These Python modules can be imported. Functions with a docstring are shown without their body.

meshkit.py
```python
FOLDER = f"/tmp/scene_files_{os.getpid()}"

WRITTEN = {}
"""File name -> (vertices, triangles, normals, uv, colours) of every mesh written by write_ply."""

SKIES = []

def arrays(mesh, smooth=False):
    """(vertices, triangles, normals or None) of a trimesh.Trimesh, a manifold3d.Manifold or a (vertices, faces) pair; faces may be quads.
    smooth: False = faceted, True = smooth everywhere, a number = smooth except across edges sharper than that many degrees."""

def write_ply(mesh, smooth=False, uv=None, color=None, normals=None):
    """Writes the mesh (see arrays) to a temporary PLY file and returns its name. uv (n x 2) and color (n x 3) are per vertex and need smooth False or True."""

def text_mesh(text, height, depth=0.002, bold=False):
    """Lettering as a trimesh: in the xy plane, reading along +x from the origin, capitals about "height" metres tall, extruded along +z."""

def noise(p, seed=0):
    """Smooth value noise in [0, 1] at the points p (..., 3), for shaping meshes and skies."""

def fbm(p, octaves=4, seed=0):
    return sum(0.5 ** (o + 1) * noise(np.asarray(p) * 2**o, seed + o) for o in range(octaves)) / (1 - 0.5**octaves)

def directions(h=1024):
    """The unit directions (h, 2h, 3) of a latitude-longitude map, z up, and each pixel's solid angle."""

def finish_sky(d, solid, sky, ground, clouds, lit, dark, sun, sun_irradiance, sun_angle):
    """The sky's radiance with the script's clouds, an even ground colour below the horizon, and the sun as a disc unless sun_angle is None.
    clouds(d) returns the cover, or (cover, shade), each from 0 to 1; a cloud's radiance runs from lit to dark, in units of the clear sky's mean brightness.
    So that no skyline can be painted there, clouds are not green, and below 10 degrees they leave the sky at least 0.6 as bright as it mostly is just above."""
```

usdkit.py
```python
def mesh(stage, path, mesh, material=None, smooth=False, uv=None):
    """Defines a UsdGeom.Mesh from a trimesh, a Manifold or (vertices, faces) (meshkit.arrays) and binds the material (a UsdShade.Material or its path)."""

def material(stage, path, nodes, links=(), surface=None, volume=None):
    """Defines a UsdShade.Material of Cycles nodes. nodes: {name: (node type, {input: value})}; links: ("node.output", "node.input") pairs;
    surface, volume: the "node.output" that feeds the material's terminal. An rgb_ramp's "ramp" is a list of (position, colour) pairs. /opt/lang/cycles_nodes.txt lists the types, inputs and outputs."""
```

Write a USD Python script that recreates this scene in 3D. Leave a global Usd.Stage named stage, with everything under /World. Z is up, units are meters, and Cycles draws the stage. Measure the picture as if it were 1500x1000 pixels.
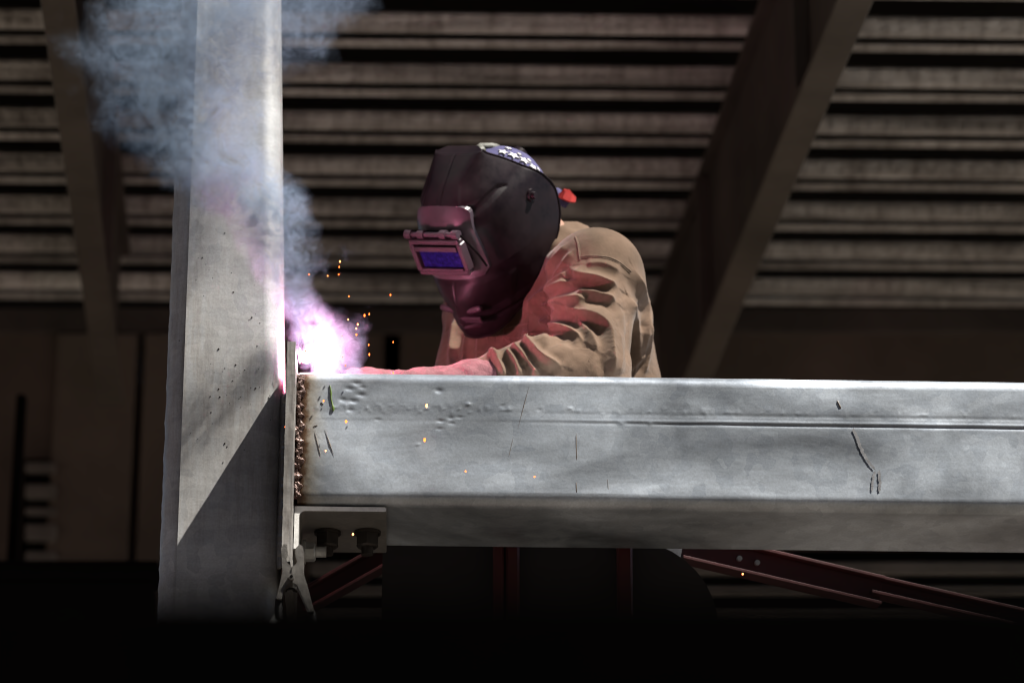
import math, random
import numpy as np, trimesh
from shapely.geometry import Polygon
from pxr import Usd, UsdGeom, UsdLux, UsdShade, Sdf, Gf, Vt
import usdkit, meshkit

random.seed(5)
rng = np.random.default_rng(7)
stage = Usd.Stage.CreateInMemory()
UsdGeom.SetStageUpAxis(stage, "Z")
UsdGeom.SetStageMetersPerUnit(stage, 1.0)
stage.SetDefaultPrim(UsdGeom.Xform.Define(stage, "/World").GetPrim())

# ------------------------------------------------------------------ camera, sky, sun, exposure
PITCH, F, CAMZ = math.radians(21.0), 4593.0, 1.6          # F: focal length in pixels of a 1500 wide picture
EXPOSURE, SKY, SUN = 1.0, 0.06, 1.25
SUN_DIR = np.array([0.477, -0.252, 0.842]); SUN_DIR /= np.linalg.norm(SUN_DIR)
cp, sp = math.cos(PITCH), math.sin(PITCH)
R_, U_, F_ = np.array([1.0, 0, 0]), np.array([0, -sp, cp]), np.array([0, cp, sp])
cam = UsdGeom.Camera.Define(stage, "/World/camera")
cam.AddTransformOp().Set(Gf.Matrix4d(1, 0, 0, 0, 0, -sp, cp, 0, 0, -cp, -sp, 0, 0, 0, CAMZ, 1))
cam.CreateHorizontalApertureAttr(36.0)
cam.CreateVerticalApertureAttr(24.0)
cam.CreateFocalLengthAttr(36.0 * F / 1500)
cam.CreateFStopAttr(3.4)
cam.CreateFocusDistanceAttr(5.36)
cam.CreateExposureAttr(EXPOSURE)
cam.CreateClippingRangeAttr(Gf.Vec2f(0.05, 5000))
dome = UsdLux.DomeLight.Define(stage, "/World/sky")
usdkit.material(stage, "/World/Looks/sky_look", {
    "s": ("sky_texture", {"sky_type": "single_scattering", "sun_disc": False,
                          "sun_elevation": math.asin(SUN_DIR[2]), "sun_rotation": math.atan2(SUN_DIR[0], SUN_DIR[1])}),
    "b": ("background_shader", {"strength": SKY})}, [("s.color", "b.color")], surface="b.background")
UsdShade.MaterialBindingAPI.Apply(dome.GetPrim()).Bind(UsdShade.Material.Get(stage, "/World/Looks/sky_look"))
sun = UsdLux.DistantLight.Define(stage, "/World/sun")
sun.CreateNormalizeAttr(True); sun.CreateIntensityAttr(SUN); sun.CreateAngleAttr(0.5); sun.CreateColorAttr(Gf.Vec3f(1, 0.95, 0.87))
_z = SUN_DIR; _x = np.cross([0, 0, 1], _z); _x /= np.linalg.norm(_x); _y = np.cross(_z, _x)
sun.AddTransformOp().Set(Gf.Matrix4d(*_x, 0, *_y, 0, *_z, 0, 0, 0, 0, 1))
for p_ in (dome.GetPrim(),):
    p_.SetCustomDataByKey("kind", "structure")

# ------------------------------------------------------------------ helpers
def at(px, py, Y):
    """The point of the plane y = Y that stands at a pixel of the 1500 x 1000 photograph."""
    d = F_ + R_ * (px - 750) / F + U_ * (500 - py) / F
    return np.array([0, 0, CAMZ]) + d * (Y / d[1])

def proj(p):
    q = np.asarray(p) - [0, 0, CAMZ]
    w = q @ F_
    return np.stack([750 + F * (q @ R_) / w, 500 - F * (q @ U_) / w], -1)

used = {}
def numbered(path):
    n = used.get(path, 0); used[path] = n + 1
    return path if n == 0 else f"{path}_{n:03d}"

def tagp(prim, label=None, category=None, group=None, kind=None):
    for k, v in dict(label=label, category=category, group=group, kind=kind).items():
        if v: prim.SetCustomDataByKey(k, v)
    return prim

def thing(name, label, cat, group=None, loc=(0, 0, 0), kind=None):
    x = UsdGeom.Xform.Define(stage, numbered("/World/" + name))
    x.AddTranslateOp().Set(Gf.Vec3d(*map(float, loc)))
    x.GetPrim().SetCustomDataByKey("label", label)
    return tagp(x.GetPrim(), None, cat, group, kind)

def origin_of(prim):
    o = np.zeros(3)
    while prim and prim.GetPath().pathString != "/World":
        a = prim.GetAttribute("xformOp:translate")
        if a and a.HasAuthoredValue(): o = o + np.array(a.Get())
        prim = prim.GetParent()
    return o

def obj(name, mesh, mat, parent=None, smooth=32, label=None, cat=None, group=None, kind=None):
    path = numbered((parent.GetPath().pathString if parent else "/World") + "/" + name)
    v, f, n = meshkit.arrays(mesh, smooth)
    if parent: v = v - origin_of(parent)
    m = usdkit.mesh(stage, path, (v, f), mat)
    if n is not None:
        m.CreateNormalsAttr(Vt.Vec3fArray.FromNumpy(n.astype(np.float32))); m.SetNormalsInterpolation("vertex")
    return tagp(m.GetPrim(), label, cat, group, kind)

def cat_(*ms): return trimesh.util.concatenate([m for m in ms if m is not None])

def cbox(c, size, ch=0.003, rot=None):
    """A box with chamfered edges."""
    h = np.asarray(size, float) / 2; ch = min(ch, h.min() * 0.6); pts = []
    for s in np.array(np.meshgrid([-1, 1], [-1, 1], [-1, 1])).T.reshape(-1, 3):
        for k in range(3):
            q = h - ch; q[k] = h[k]; pts.append(s * q)
    m = trimesh.convex.convex_hull(np.array(pts))
    if rot is not None: m.apply_transform(rot)
    m.apply_translation(c)
    return m

def cyl(a, b, r, seg=20, r2=None):
    a, b = np.asarray(a, float), np.asarray(b, float)
    d = b - a; L = np.linalg.norm(d); d = d / L
    u = np.cross(d, [0, 0, 1] if abs(d[2]) < 0.9 else [1, 0, 0]); u /= np.linalg.norm(u); w = np.cross(d, u)
    t = np.arange(seg) * 2 * np.pi / seg; r2 = r if r2 is None else r2
    ring = np.cos(t)[:, None] * u + np.sin(t)[:, None] * w
    v = np.vstack([a + ring * r, b + ring * r2, a, b]); f = []
    for i in range(seg):
        j = (i + 1) % seg
        f += [[i, j, seg + j], [i, seg + j, seg + i], [2 * seg, j, i], [2 * seg + 1, seg + i, seg + j]]
    return trimesh.Trimesh(v, np.array(f)[:, ::-1] if np.dot(np.cross(u, w), d) < 0 else f, process=False)

def tube(path, rad, seg=10):
    """A tube along a polyline with one radius per point."""
    P = np.asarray(path, float); n = len(P); rad = np.broadcast_to(rad, n)
    T = np.gradient(P, axis=0); T /= np.linalg.norm(T, axis=1, keepdims=True)
    u = np.cross(T[0], [0.3, 0.5, 0.8]); rings = []
    for i in range(n):
        u = u - T[i] * (u @ T[i]); u /= np.linalg.norm(u); w = np.cross(T[i], u)
        t = np.arange(seg) * 2 * np.pi / seg
        rings.append(P[i] + rad[i] * (np.cos(t)[:, None] * u + np.sin(t)[:, None] * w))
    return loft(rings)

def loft(rings, caps=True):
    k = len(rings[0]); n = len(rings); v = np.vstack(rings); f = []
    i, j = np.meshgrid(np.arange(n - 1), np.arange(k), indexing="ij"); j2 = (j + 1) % k
    a, b, c, d = i * k + j, i * k + j2, (i + 1) * k + j2, (i + 1) * k + j
    f = np.vstack([np.stack([a, b, c], -1).reshape(-1, 3), np.stack([a, c, d], -1).reshape(-1, 3)])
    if caps:
        v = np.vstack([v, rings[0].mean(0), rings[-1].mean(0)]); q = np.arange(k); q2 = (q + 1) % k
        f = np.vstack([f, np.stack([np.full(k, n * k), q2, q], -1), np.stack([np.full(k, n * k + 1), (n - 1) * k + q, (n - 1) * k + q2], -1)])
    m = trimesh.Trimesh(v, f, process=False)
    if m.volume < 0: m.invert()
    return m

def extrude(poly, axis0, axis1, origin, direction, depth):
    """Extrudes a 2D polygon (in axis0, axis1 from origin) by depth along direction, with chamfer-free edges."""
    from shapely.geometry import Polygon
    m = trimesh.creation.extrude_polygon(Polygon(poly), depth, engine="earcut")
    M = np.eye(4); M[:3, 0] = axis0; M[:3, 1] = axis1; M[:3, 2] = direction; M[:3, 3] = origin
    m.apply_transform(M)
    if m.volume < 0: m.invert()
    return m

def surface_net(Fv, origin, h):
    """Surface of the level 0 of a grid of signed distances (negative inside)."""
    s = Fv < 0; nx, ny, nz = Fv.shape
    acc = np.zeros((nx - 1, ny - 1, nz - 1, 3), np.float32); cnt = np.zeros((nx - 1, ny - 1, nz - 1), np.float32)
    offs = [(a, b, c) for a in (0, 1) for b in (0, 1) for c in (0, 1)]
    sl = lambda o: tuple(slice(o[k], Fv.shape[k] - 1 + o[k]) for k in range(3))
    for o in offs:
        for k in range(3):
            if o[k] == 0:
                o2 = list(o); o2[k] = 1
                A, B = Fv[sl(o)], Fv[sl(o2)]; cr = (A < 0) != (B < 0)
                t = np.where(cr, A / np.where(cr, A - B, 1), 0)
                for q in range(3): acc[..., q] += np.where(cr, o[q] + (t if q == k else 0), 0)
                cnt += cr
    on = cnt > 0; idx = np.full(cnt.shape, -1); idx[on] = np.arange(on.sum())
    v = (np.argwhere(on) + acc[on] / cnt[on][:, None]) * h + origin
    faces = []
    for k in range(3):
        a, b = (k + 1) % 3, (k + 2) % 3
        lo = [slice(1, -1)] * 3; lo[k] = slice(0, -1); hi = list(lo); hi[k] = slice(1, None)
        A, B = s[tuple(lo)], s[tuple(hi)]
        e = np.argwhere(A != B); flip = A[tuple(e.T)]
        base = e.copy(); base[:, a] += 1; base[:, b] += 1
        def cell(da, db):
            c = base.copy(); c[:, a] += da; c[:, b] += db
            return idx[tuple(c.T)]
        q = np.stack([cell(-1, -1), cell(0, -1), cell(0, 0), cell(-1, 0)], 1)
        q[~flip] = q[~flip][:, ::-1]; faces.append(q)
    q = np.vstack(faces)
    f = np.vstack([q[:, [0, 1, 2]], q[:, [0, 2, 3]]])
    m = trimesh.Trimesh(v, f, process=False)
    if m.volume < 0: m.invert()
    return m

def smin(a, b, k):
    hh = np.clip(0.5 + 0.5 * (b - a) / k, 0, 1)
    return b + (a - b) * hh - k * hh * (1 - hh)

def sdf_mesh(bones, h, k, extra=None, clip=None):
    """bones: (a, ra, b, rb); smooth union with radius k."""
    P = np.array([x for b in bones for x in (b[0], b[2])]); rm = max(max(b[1], b[3]) for b in bones) + 0.02
    lo, hi = P.min(0) - rm, P.max(0) + rm
    ax = [np.arange(lo[i], hi[i] + h, h, dtype=np.float32) for i in range(3)]
    X = np.stack(np.meshgrid(*ax, indexing="ij"), -1)
    D = None
    for a, ra, b, rb in bones:
        a, b = np.asarray(a, np.float32), np.asarray(b, np.float32)
        ab = b - a; t = np.clip(((X - a) @ ab) / max(ab @ ab, 1e-9), 0, 1)
        d = np.linalg.norm(X - a - t[..., None] * ab, axis=-1) - (ra + (rb - ra) * t)
        D = d if D is None else smin(D, d, k)
    if clip is not None: D = np.maximum(D, clip(X))
    return surface_net(D, lo, h)

# ------------------------------------------------------------------ materials
def mat(name, nodes, links, surface="p.BSDF", **kw):
    return usdkit.material(stage, "/World/Looks/" + name, nodes, links, surface=surface, **kw)

def simple(name, col, rough=0.6, metallic=0.0, var=0.25, scale=6.0, bump=0.0, bscale=80.0, dist=0.002, col2=None, spec=0.5, **extra):
    """Plain coloured surface with a slow wander of its tone and a fine relief."""
    c2 = col2 if col2 is not None else tuple(c * (1 - var) for c in col); c1 = tuple(min(1, c * (1 + var * 0.5)) for c in col)
    nodes = {"g": ("geometry", {}), "n": ("noise_texture", {"scale": scale, "detail": 6, "roughness": 0.65}),
             "r": ("rgb_ramp", {"ramp": [(0.3, c2), (0.7, c1)]}),
             "p": ("principled_bsdf", {"roughness": rough, "metallic": metallic, "specular_ior_level": spec, **extra})}
    links = [("g.position", "n.vector"), ("n.fac", "r.fac"), ("r.color", "p.base_color")]
    if bump:
        nodes["n2"] = ("noise_texture", {"scale": bscale, "detail": 4, "roughness": 0.6}); nodes["b"] = ("bump", {"strength": bump, "distance": dist})
        links += [("g.position", "n2.vector"), ("n2.fac", "b.height"), ("b.normal", "p.normal")]
    return mat(name, nodes, links)

def galvanised(name, tint=(1, 1, 1), lo=0.30, hi=0.46, stain_x=None, streak=None, rough=0.42, metallic=0.30, scuff=0.5):
    """Weathered galvanised steel: spangle, clouds, scuffs, brushed streaks, rust stain near x = stain_x."""
    T = lambda v: tuple(v * t for t in tint)
    nodes = {"g": ("geometry", {}),
             "mp": ("mapping", {"scale": (1.0, 1.0, 2.2)}),
             "cl": ("noise_texture", {"scale": 2.4, "detail": 6, "roughness": 0.55, "distortion": 0.6}),
             "clr": ("rgb_ramp", {"ramp": [(0.3, T(lo)), (0.5, T((lo + hi) / 2)), (0.68, T(hi))]}),
             "wp": ("noise_texture", {"scale": 20, "detail": 2}),
             "ad": ("mix", {"mix_type": "add", "fac": 0.05}),
             "vo": ("voronoi_texture", {"scale": 42.0, "feature": "f1"}),
             "vbw": ("rgb_to_bw", {}),
             "vr": ("rgb_ramp", {"ramp": [(0.0, (0.80, 0.82, 0.85)), (0.6, (1, 1, 1)), (1.0, (1.14, 1.14, 1.14))]}),
             "m1": ("mix", {"mix_type": "multiply", "fac": 0.75}),
             "mp2": ("mapping", {"scale": (14.0, 14.0, 90.0), "rotation": (0, 0.5, 0)}),
             "sc": ("noise_texture", {"scale": 1.0, "detail": 5, "roughness": 0.7}),
             "scr": ("rgb_ramp", {"ramp": [(0.40, (0.86, 0.85, 0.84)), (0.58, (1, 1, 1)), (0.72, (1.18, 1.18, 1.16))]}),
             "m2": ("mix", {"mix_type": "multiply", "fac": scuff}),
             "fn": ("noise_texture", {"scale": 260, "detail": 3}),
             "fnr": ("rgb_ramp", {"ramp": [(0.35, (0.88, 0.88, 0.88)), (0.65, (1.08, 1.08, 1.08))]}),
             "m3": ("mix", {"mix_type": "multiply", "fac": 0.6}),
             "br": ("noise_texture", {"scale": 55, "detail": 6, "roughness": 0.7}),
             "b": ("bump", {"strength": 0.28, "distance": 0.0016}),
             "rr": ("map_range", {"from_min": 0.3, "from_max": 0.7, "to_min": rough - 0.08, "to_max": rough + 0.16}),
             "p": ("principled_bsdf", {"metallic": metallic})}
    links = [("g.position", "mp.vector"), ("mp.vector", "cl.vector"), ("cl.fac", "clr.fac"),
             ("g.position", "wp.vector"), ("g.position", "ad.color1"), ("wp.color", "ad.color2"), ("ad.color", "vo.vector"),
             ("vo.color", "vbw.color"), ("vbw.val", "vr.fac"), ("clr.color", "m1.color1"), ("vr.color", "m1.color2"),
             ("g.position", "mp2.vector"), ("mp2.vector", "sc.vector"), ("sc.fac", "scr.fac"), ("m1.color", "m2.color1"), ("scr.color", "m2.color2"),
             ("g.position", "fn.vector"), ("fn.fac", "fnr.fac"), ("m2.color", "m3.color1"), ("fnr.color", "m3.color2"),
             ("g.position", "br.vector"), ("br.fac", "b.height"), ("b.normal", "p.normal"), ("cl.fac", "rr.value"), ("rr.result", "p.roughness")]
    out = "m3.color"
    if stain_x is not None:
        nodes |= {"sx": ("separate_xyz", {}), "sn": ("noise_texture", {"scale": 38, "detail": 5, "roughness": 0.7}),
                  "sm": ("math", {"math_type": "multiply_add", "value2": 0.030, "value3": -0.016}),
                  "sa": ("math", {"math_type": "subtract"}),
                  "sr": ("map_range", {"from_min": stain_x, "from_max": stain_x + 0.045, "to_min": 0.0, "to_max": 1.0, "clamp": True}),
                  "sramp": ("rgb_ramp", {"ramp": [(0.0, (0.13, 0.055, 0.025)), (0.12, (0.30, 0.15, 0.07)), (0.32, (0.80, 0.66, 0.50)), (0.7, (1.02, 0.98, 0.92)), (1.0, (1, 1, 1))]}),
                  "m4": ("mix", {"mix_type": "multiply", "fac": 1.0})}
        links += [("g.position", "sx.vector"), ("g.position", "sn.vector"), ("sn.fac", "sm.value1"), ("sx.x", "sa.value1"), ("sm.value", "sa.value2"),
                  ("sa.value", "sr.value"), ("sr.result", "sramp.fac"), (out, "m4.color1"), ("sramp.color", "m4.color2")]
        out = "m4.color"
    if streak is not None:      # brown rubbed streaks that run down the face at a slant
        nodes |= {"kp": ("mapping", {"rotation": (0, math.radians(-29), 0), "scale": (85, 6, 8.0)}),
                  "kn": ("noise_texture", {"scale": 1.0, "detail": 6, "roughness": 0.72}),
                  "kr": ("rgb_ramp", {"ramp": [(0.34, (0.42, 0.32, 0.25)), (0.50, (0.86, 0.80, 0.73)), (0.62, (1, 1, 1))]}),
                  "kl": ("noise_texture", {"scale": 2.2, "detail": 2}), "km": ("map_range", {"from_min": 0.38, "from_max": 0.56, "to_min": 0.0, "to_max": streak, "clamp": True}),
                  "m5": ("mix", {"mix_type": "multiply"})}
        links += [("g.position", "kp.vector"), ("kp.vector", "kn.vector"), ("kn.fac", "kr.fac"), ("g.position", "kl.vector"), ("kl.fac", "km.value"),
                  ("km.result", "m5.fac"), (out, "m5.color1"), ("kr.color", "m5.color2")]
        out = "m5.color"
    links.append((out, "p.base_color"))
    return mat(name, nodes, links)

# ------------------------------------------------------------------ layout of the steel frame
Y0 = 5.05                                   # front face of the beam at its left end
YAW = math.radians(2.2)
BX0 = at(440, 600, Y0)[0]                   # left end of the beam
BEAM_R, BEAM_D = 0.022, 0.255
ztc = at(440, 546, Y0 + BEAM_R)[2] - BEAM_R * 1.07          # centre of the top corner's curve
zbc = at(440, 718, Y0)[2]                                   # centre of the bottom corner's curve
ZTOP, ZBOT = ztc + BEAM_R, zbc - BEAM_R
AX, AY = np.array([math.cos(YAW), math.sin(YAW), 0]), np.array([-math.sin(YAW), math.cos(YAW), 0])
PIV = np.array([BX0, Y0, 0])
def frame(x, y, z): return PIV + np.multiply.outer(np.asarray(x, float) - BX0, AX) + np.multiply.outer(np.asarray(y, float) - Y0, AY) + np.multiply.outer(np.asarray(z, float), [0, 0, 1.0])
def rotframe(m):
    M = np.eye(4); M[:3, 0] = AX; M[:3, 1] = AY; M[:3, 3] = PIV - AX * BX0 - AY * Y0
    m.apply_transform(M); return m

GALV_BEAM = galvanised("galvanised_beam", (0.88, 0.97, 1.07), 0.20, 0.78, stain_x=BX0 + 0.004, metallic=0.5, rough=0.38)  # wide cloud tones also paint in soft shadow patches and reflections
GALV_COL = galvanised("galvanised_column", (0.97, 0.98, 0.98), 0.36, 0.50, streak=0.5, metallic=0.25, rough=0.5)
GALV_PLATE = galvanised("galvanised_plate", (1.0, 0.97, 0.93), 0.19, 0.36, streak=0.5)
GALV_PALE = galvanised("galvanised_bracket", (1.0, 0.96, 0.90), 0.15, 0.27, metallic=0.35)
DARK_BOLT = simple("blackened_bolt", (0.035, 0.028, 0.024), 0.55, 0.4, 0.5, 60, 0.4, 300)
ZINC = simple("zinc_bolt", (0.42, 0.43, 0.42), 0.45, 0.4, 0.3, 60, 0.3, 300)

# ------------------------------------------------------------------ ground
GROUND = simple("ground_look", (0.098, 0.080, 0.062), 0.9, 0, 0.5, 1.2, 0.5, 40, 0.01)
gx = 600
obj("ground", trimesh.Trimesh([[-gx, -gx, 0], [gx, -gx, 0], [gx, gx, 0], [-gx, gx, 0]], [[0, 1, 2], [0, 2, 3]]), GROUND, None, False, "bare dusty dark ground of the building site", "ground", kind="structure")

# ------------------------------------------------------------------ roof deck, beams, back wall
H = 3.66; ZD = CAMZ + H; PIT = 0.082 * H
YW = 2.50 * H + 0.28                                        # the back wall
DECK = mat("roof_deck_steel", {"g": ("geometry", {}), "m1": ("mapping", {"scale": (0.9, 7.0, 16.0)}), "n1": ("noise_texture", {"scale": 1.3, "detail": 7, "roughness": 0.7, "distortion": 0.4}),
    "r1": ("rgb_ramp", {"ramp": [(0.34, (0.17, 0.158, 0.148)), (0.50, (0.60, 0.57, 0.54)), (0.64, (0.92, 0.89, 0.86))]}),  # dark streaks put the shade fade of the bands into the colour
    "m2": ("mapping", {"scale": (16.0, 5.0, 5.0)}), "n2": ("noise_texture", {"scale": 1.5, "detail": 5, "roughness": 0.75}), "r2": ("rgb_ramp", {"ramp": [(0.36, (0.55, 0.52, 0.50)), (0.56, (1.0, 1.0, 1.0))]}),
    "mx": ("mix", {"mix_type": "multiply", "fac": 0.9}), "p": ("principled_bsdf", {"roughness": 0.6, "metallic": 0.1})},
    [("g.position", "m1.vector"), ("m1.vector", "n1.vector"), ("n1.fac", "r1.fac"), ("g.position", "m2.vector"), ("m2.vector", "n2.vector"), ("n2.fac", "r2.fac"), ("r1.color", "mx.color1"), ("r2.color", "mx.color2"), ("mx.color", "p.base_color")])
STEEL_BROWN = simple("brown_primed_steel", (0.115, 0.092, 0.082), 0.7, 0.0, 0.4, 2.5, 0.3, 50)
STEEL_TAN = simple("tan_primed_steel", (0.13, 0.11, 0.092), 0.7, 0.0, 0.35, 3.0, 0.3, 50)
WALLM = simple("brown_wall", (0.16, 0.122, 0.10), 0.85, 0, 0.4, 1.6, 0.4, 30)
WALLM2 = simple("brown_pilaster", (0.20, 0.16, 0.13), 0.85, 0, 0.35, 2.0, 0.4, 30)
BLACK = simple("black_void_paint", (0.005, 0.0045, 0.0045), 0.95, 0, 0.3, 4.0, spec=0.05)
GAP_SHADE = simple("deck_gap_shade", (0.016, 0.014, 0.013), 0.95, 0, 0.3, 4.0, spec=0.1)  # near-black colour stands in for shade inside the deck gaps
ryaw = math.radians(1.2); RX, RY = np.array([math.cos(ryaw), math.sin(ryaw), 0]), np.array([-math.sin(ryaw), math.cos(ryaw), 0])
def roofpt(x, y, z): return np.array([0, 0, ZD]) + np.multiply.outer(np.asarray(x, float), RX) + np.multiply.outer(np.asarray(y, float), RY) + np.multiply.outer(np.asarray(z, float), [0, 0, 1.0])
deck = thing("roof_deck", "ribbed steel roof deck seen from below, behind the welder", "roof")
XL, XR = -3.2, 3.4
# from near to far: deep trough, sloping face with pressed panels, slot, narrow lip
profA = [(0.040, 0.066), (0.006, 0.044), (0.001, 0.038), (0.018, 0.005), (0.023, 0.0), (0.034, 0.0), (0.036, 0.06)]      # sloping face
profB = [(0.083, 0.003), (0.087, -0.001), (0.116, -0.001), (0.121, 0.003), (0.1225, 0.030)]                 # narrow lip behind a slot
th = 0.0015
yfirst = 2.014 * H - 0.095
for k in range(-5, 7):
    y0 = yfirst + k * PIT
    s = PIT / 0.30
    ms = []
    for prof in (profA, profB):
        up = np.array(prof) * [s, 1.0]
        pr = np.vstack([up, up[::-1] + [0, th * 2]])
        ms.append(loft([roofpt(np.full(len(pr), x), y0 + pr[:, 0], pr[:, 1]) for x in np.linspace(XL, XR, 12)]))
    near = -1 <= k <= 1
    a, b = np.array(profA[2]) * [s, 1], np.array(profA[3]) * [s, 1]
    n = np.array([-(a - b)[1], (a - b)[0]]); n = n / np.linalg.norm(n)
    if n[0] > 0: n = -n
    for q in range(int((XR - XL) / 0.053)):
        x = XL + 0.03 + q * 0.053 + (0.013 if k % 2 else 0)
        if abs(x) > 2.2: continue
        spans = ((0.10, 0.30, 0.036), (0.62, 0.86, 0.026)) if near else ((0.16, 0.93, 0.042),)
        for t0, t1, wd in spans:
            c0, c1 = a + (b - a) * t0, a + (b - a) * t1
            corners = [roofpt(x + dx * wd / 2, y0 + c[0] + n[0] * o, c[1] + n[1] * o) for o in (0.0, 0.006) for c in (c0, c1) for dx in (-1, 1)]
            corners = np.array(corners); mid = corners[4:].mean(0); corners[4:] = mid + (corners[4:] - mid) * 0.8
            ms.append(trimesh.convex.convex_hull(corners))
    obj("deck_panel", cat_(*ms), DECK, deck, False)
# solid slab over the deck; keeps light out, its black paints the gap shade
obj("roof_slab", cbox(roofpt(0.1, yfirst + PIT * 1.0, 0.22), (7.4, PIT * 13.4, 0.16), 0.01), GAP_SHADE, deck, False)

def roof_beam(label, edges, hb, y_end, near=5.5):
    """edges: two pixels on each long edge of the lower flange, which lies hb below the deck."""
    t = thing("roof_beam", label, "roof beam", "sloping roof beams under the deck")
    zf = ZD - hb
    def onplane(px, py):
        d = F_ + R_ * (px - 750) / F + U_ * (500 - py) / F
        return np.array([0, 0, CAMZ]) + d * ((zf - CAMZ) / d[2])
    L = [onplane(*e) for e in edges[0]]; Rr = [onplane(*e) for e in edges[1]]
    dirv = ((L[1] - L[0]) / np.linalg.norm(L[1] - L[0]) + (Rr[1] - Rr[0]) / np.linalg.norm(Rr[1] - Rr[0])) / 2; dirv /= np.linalg.norm(dirv)
    mid = (L[0] + L[1] + Rr[0] + Rr[1]) / 4; side = np.array([dirv[1], -dirv[0], 0])
    width = abs(((Rr[0] + Rr[1]) / 2 - (L[0] + L[1]) / 2) @ side)
    a = mid + dirv * ((near - mid[1]) / dirv[1]); b = mid + dirv * ((y_end - mid[1]) / dirv[1])
    c = (a + b) / 2; Ln = np.linalg.norm(b - a)
    M = np.eye(4); M[:3, 0] = side; M[:3, 1] = dirv
    fl = cbox((0, 0, 0), (width, Ln, 0.018), 0.003, M); fl.apply_translation(c + [0, 0, 0.009])
    wb = cbox((0, 0, 0), (0.016, Ln - 0.004, hb - 0.040), 0.002, M); wb.apply_translation(c + [0, 0, 0.018 + (hb - 0.040) / 2 + 0.001])
    tf = cbox((0, 0, 0), (width, Ln, 0.018), 0.003, M); tf.apply_translation(c + [0, 0, hb - 0.012])
    obj("lower_flange", fl, STEEL_TAN, t, False); obj("web", wb, STEEL_BROWN, t, False); obj("upper_flange", tf, STEEL_BROWN, t, False)
    for q in (1, 3):
        st = cbox((0, 0, 0), (width * 0.44, 0.012, hb - 0.05), 0.001, M)
        p = a + (b - a) * (0.1 + 0.2 * q)
        for sgn in (-1, 1):
            s2 = st.copy(); s2.apply_translation(p + side * sgn * (0.010 + width * 0.22) + [0, 0, hb / 2 - 0.003])
            obj("stiffener", s2, STEEL_BROWN, t, False)
    return t
roof_beam("dark brown roof beam running down the right behind the welder", [[(1197, 70), (1065, 400)], [(1252, 70), (1108, 400)]], 0.50, 9.3)
roof_beam("dim brown roof beam ending above the doorway at the far left", [[(100, 300), (145, 590)], [(147, 300), (179, 590)]], 0.50, 8.76)

wall = thing("back_wall", "dark brown rear wall under the roof deck with a recessed doorway", "wall")
def wbox(px0, px1, py0, py1, yf, dep, m, name, ch=0.004):
    a, b = at(px0, py0, yf), at(px1, py1, yf)
    obj(name, cbox(((a[0] + b[0]) / 2, yf + dep / 2, (a[2] + b[2]) / 2), (abs(b[0] - a[0]), dep, abs(a[2] - b[2])), ch), m, wall, False)
wbox(-700, 84, 488, 2600, YW, 0.2, WALLM, "wall_panel")
wbox(236, 560, 488, 2600, YW, 0.2, WALLM, "wall_panel")
wbox(560.6, 2300, 488, 2600, YW, 0.2, WALLM, "wall_panel")
wbox(-700, 2300, 450, 487.4, YW - 0.02, 0.24, STEEL_BROWN, "lintel")
wbox(84.6, 104, 488, 2600, YW - 0.03, 0.24, WALLM2, "pilaster")
wbox(213, 235.4, 488, 2600, YW - 0.03, 0.24, WALLM2, "pilaster")
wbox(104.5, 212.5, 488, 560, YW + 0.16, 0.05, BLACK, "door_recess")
wbox(104.5, 212.5, 560.5, 2600, YW + 0.10, 0.05, WALLM, "door_panel")
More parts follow.
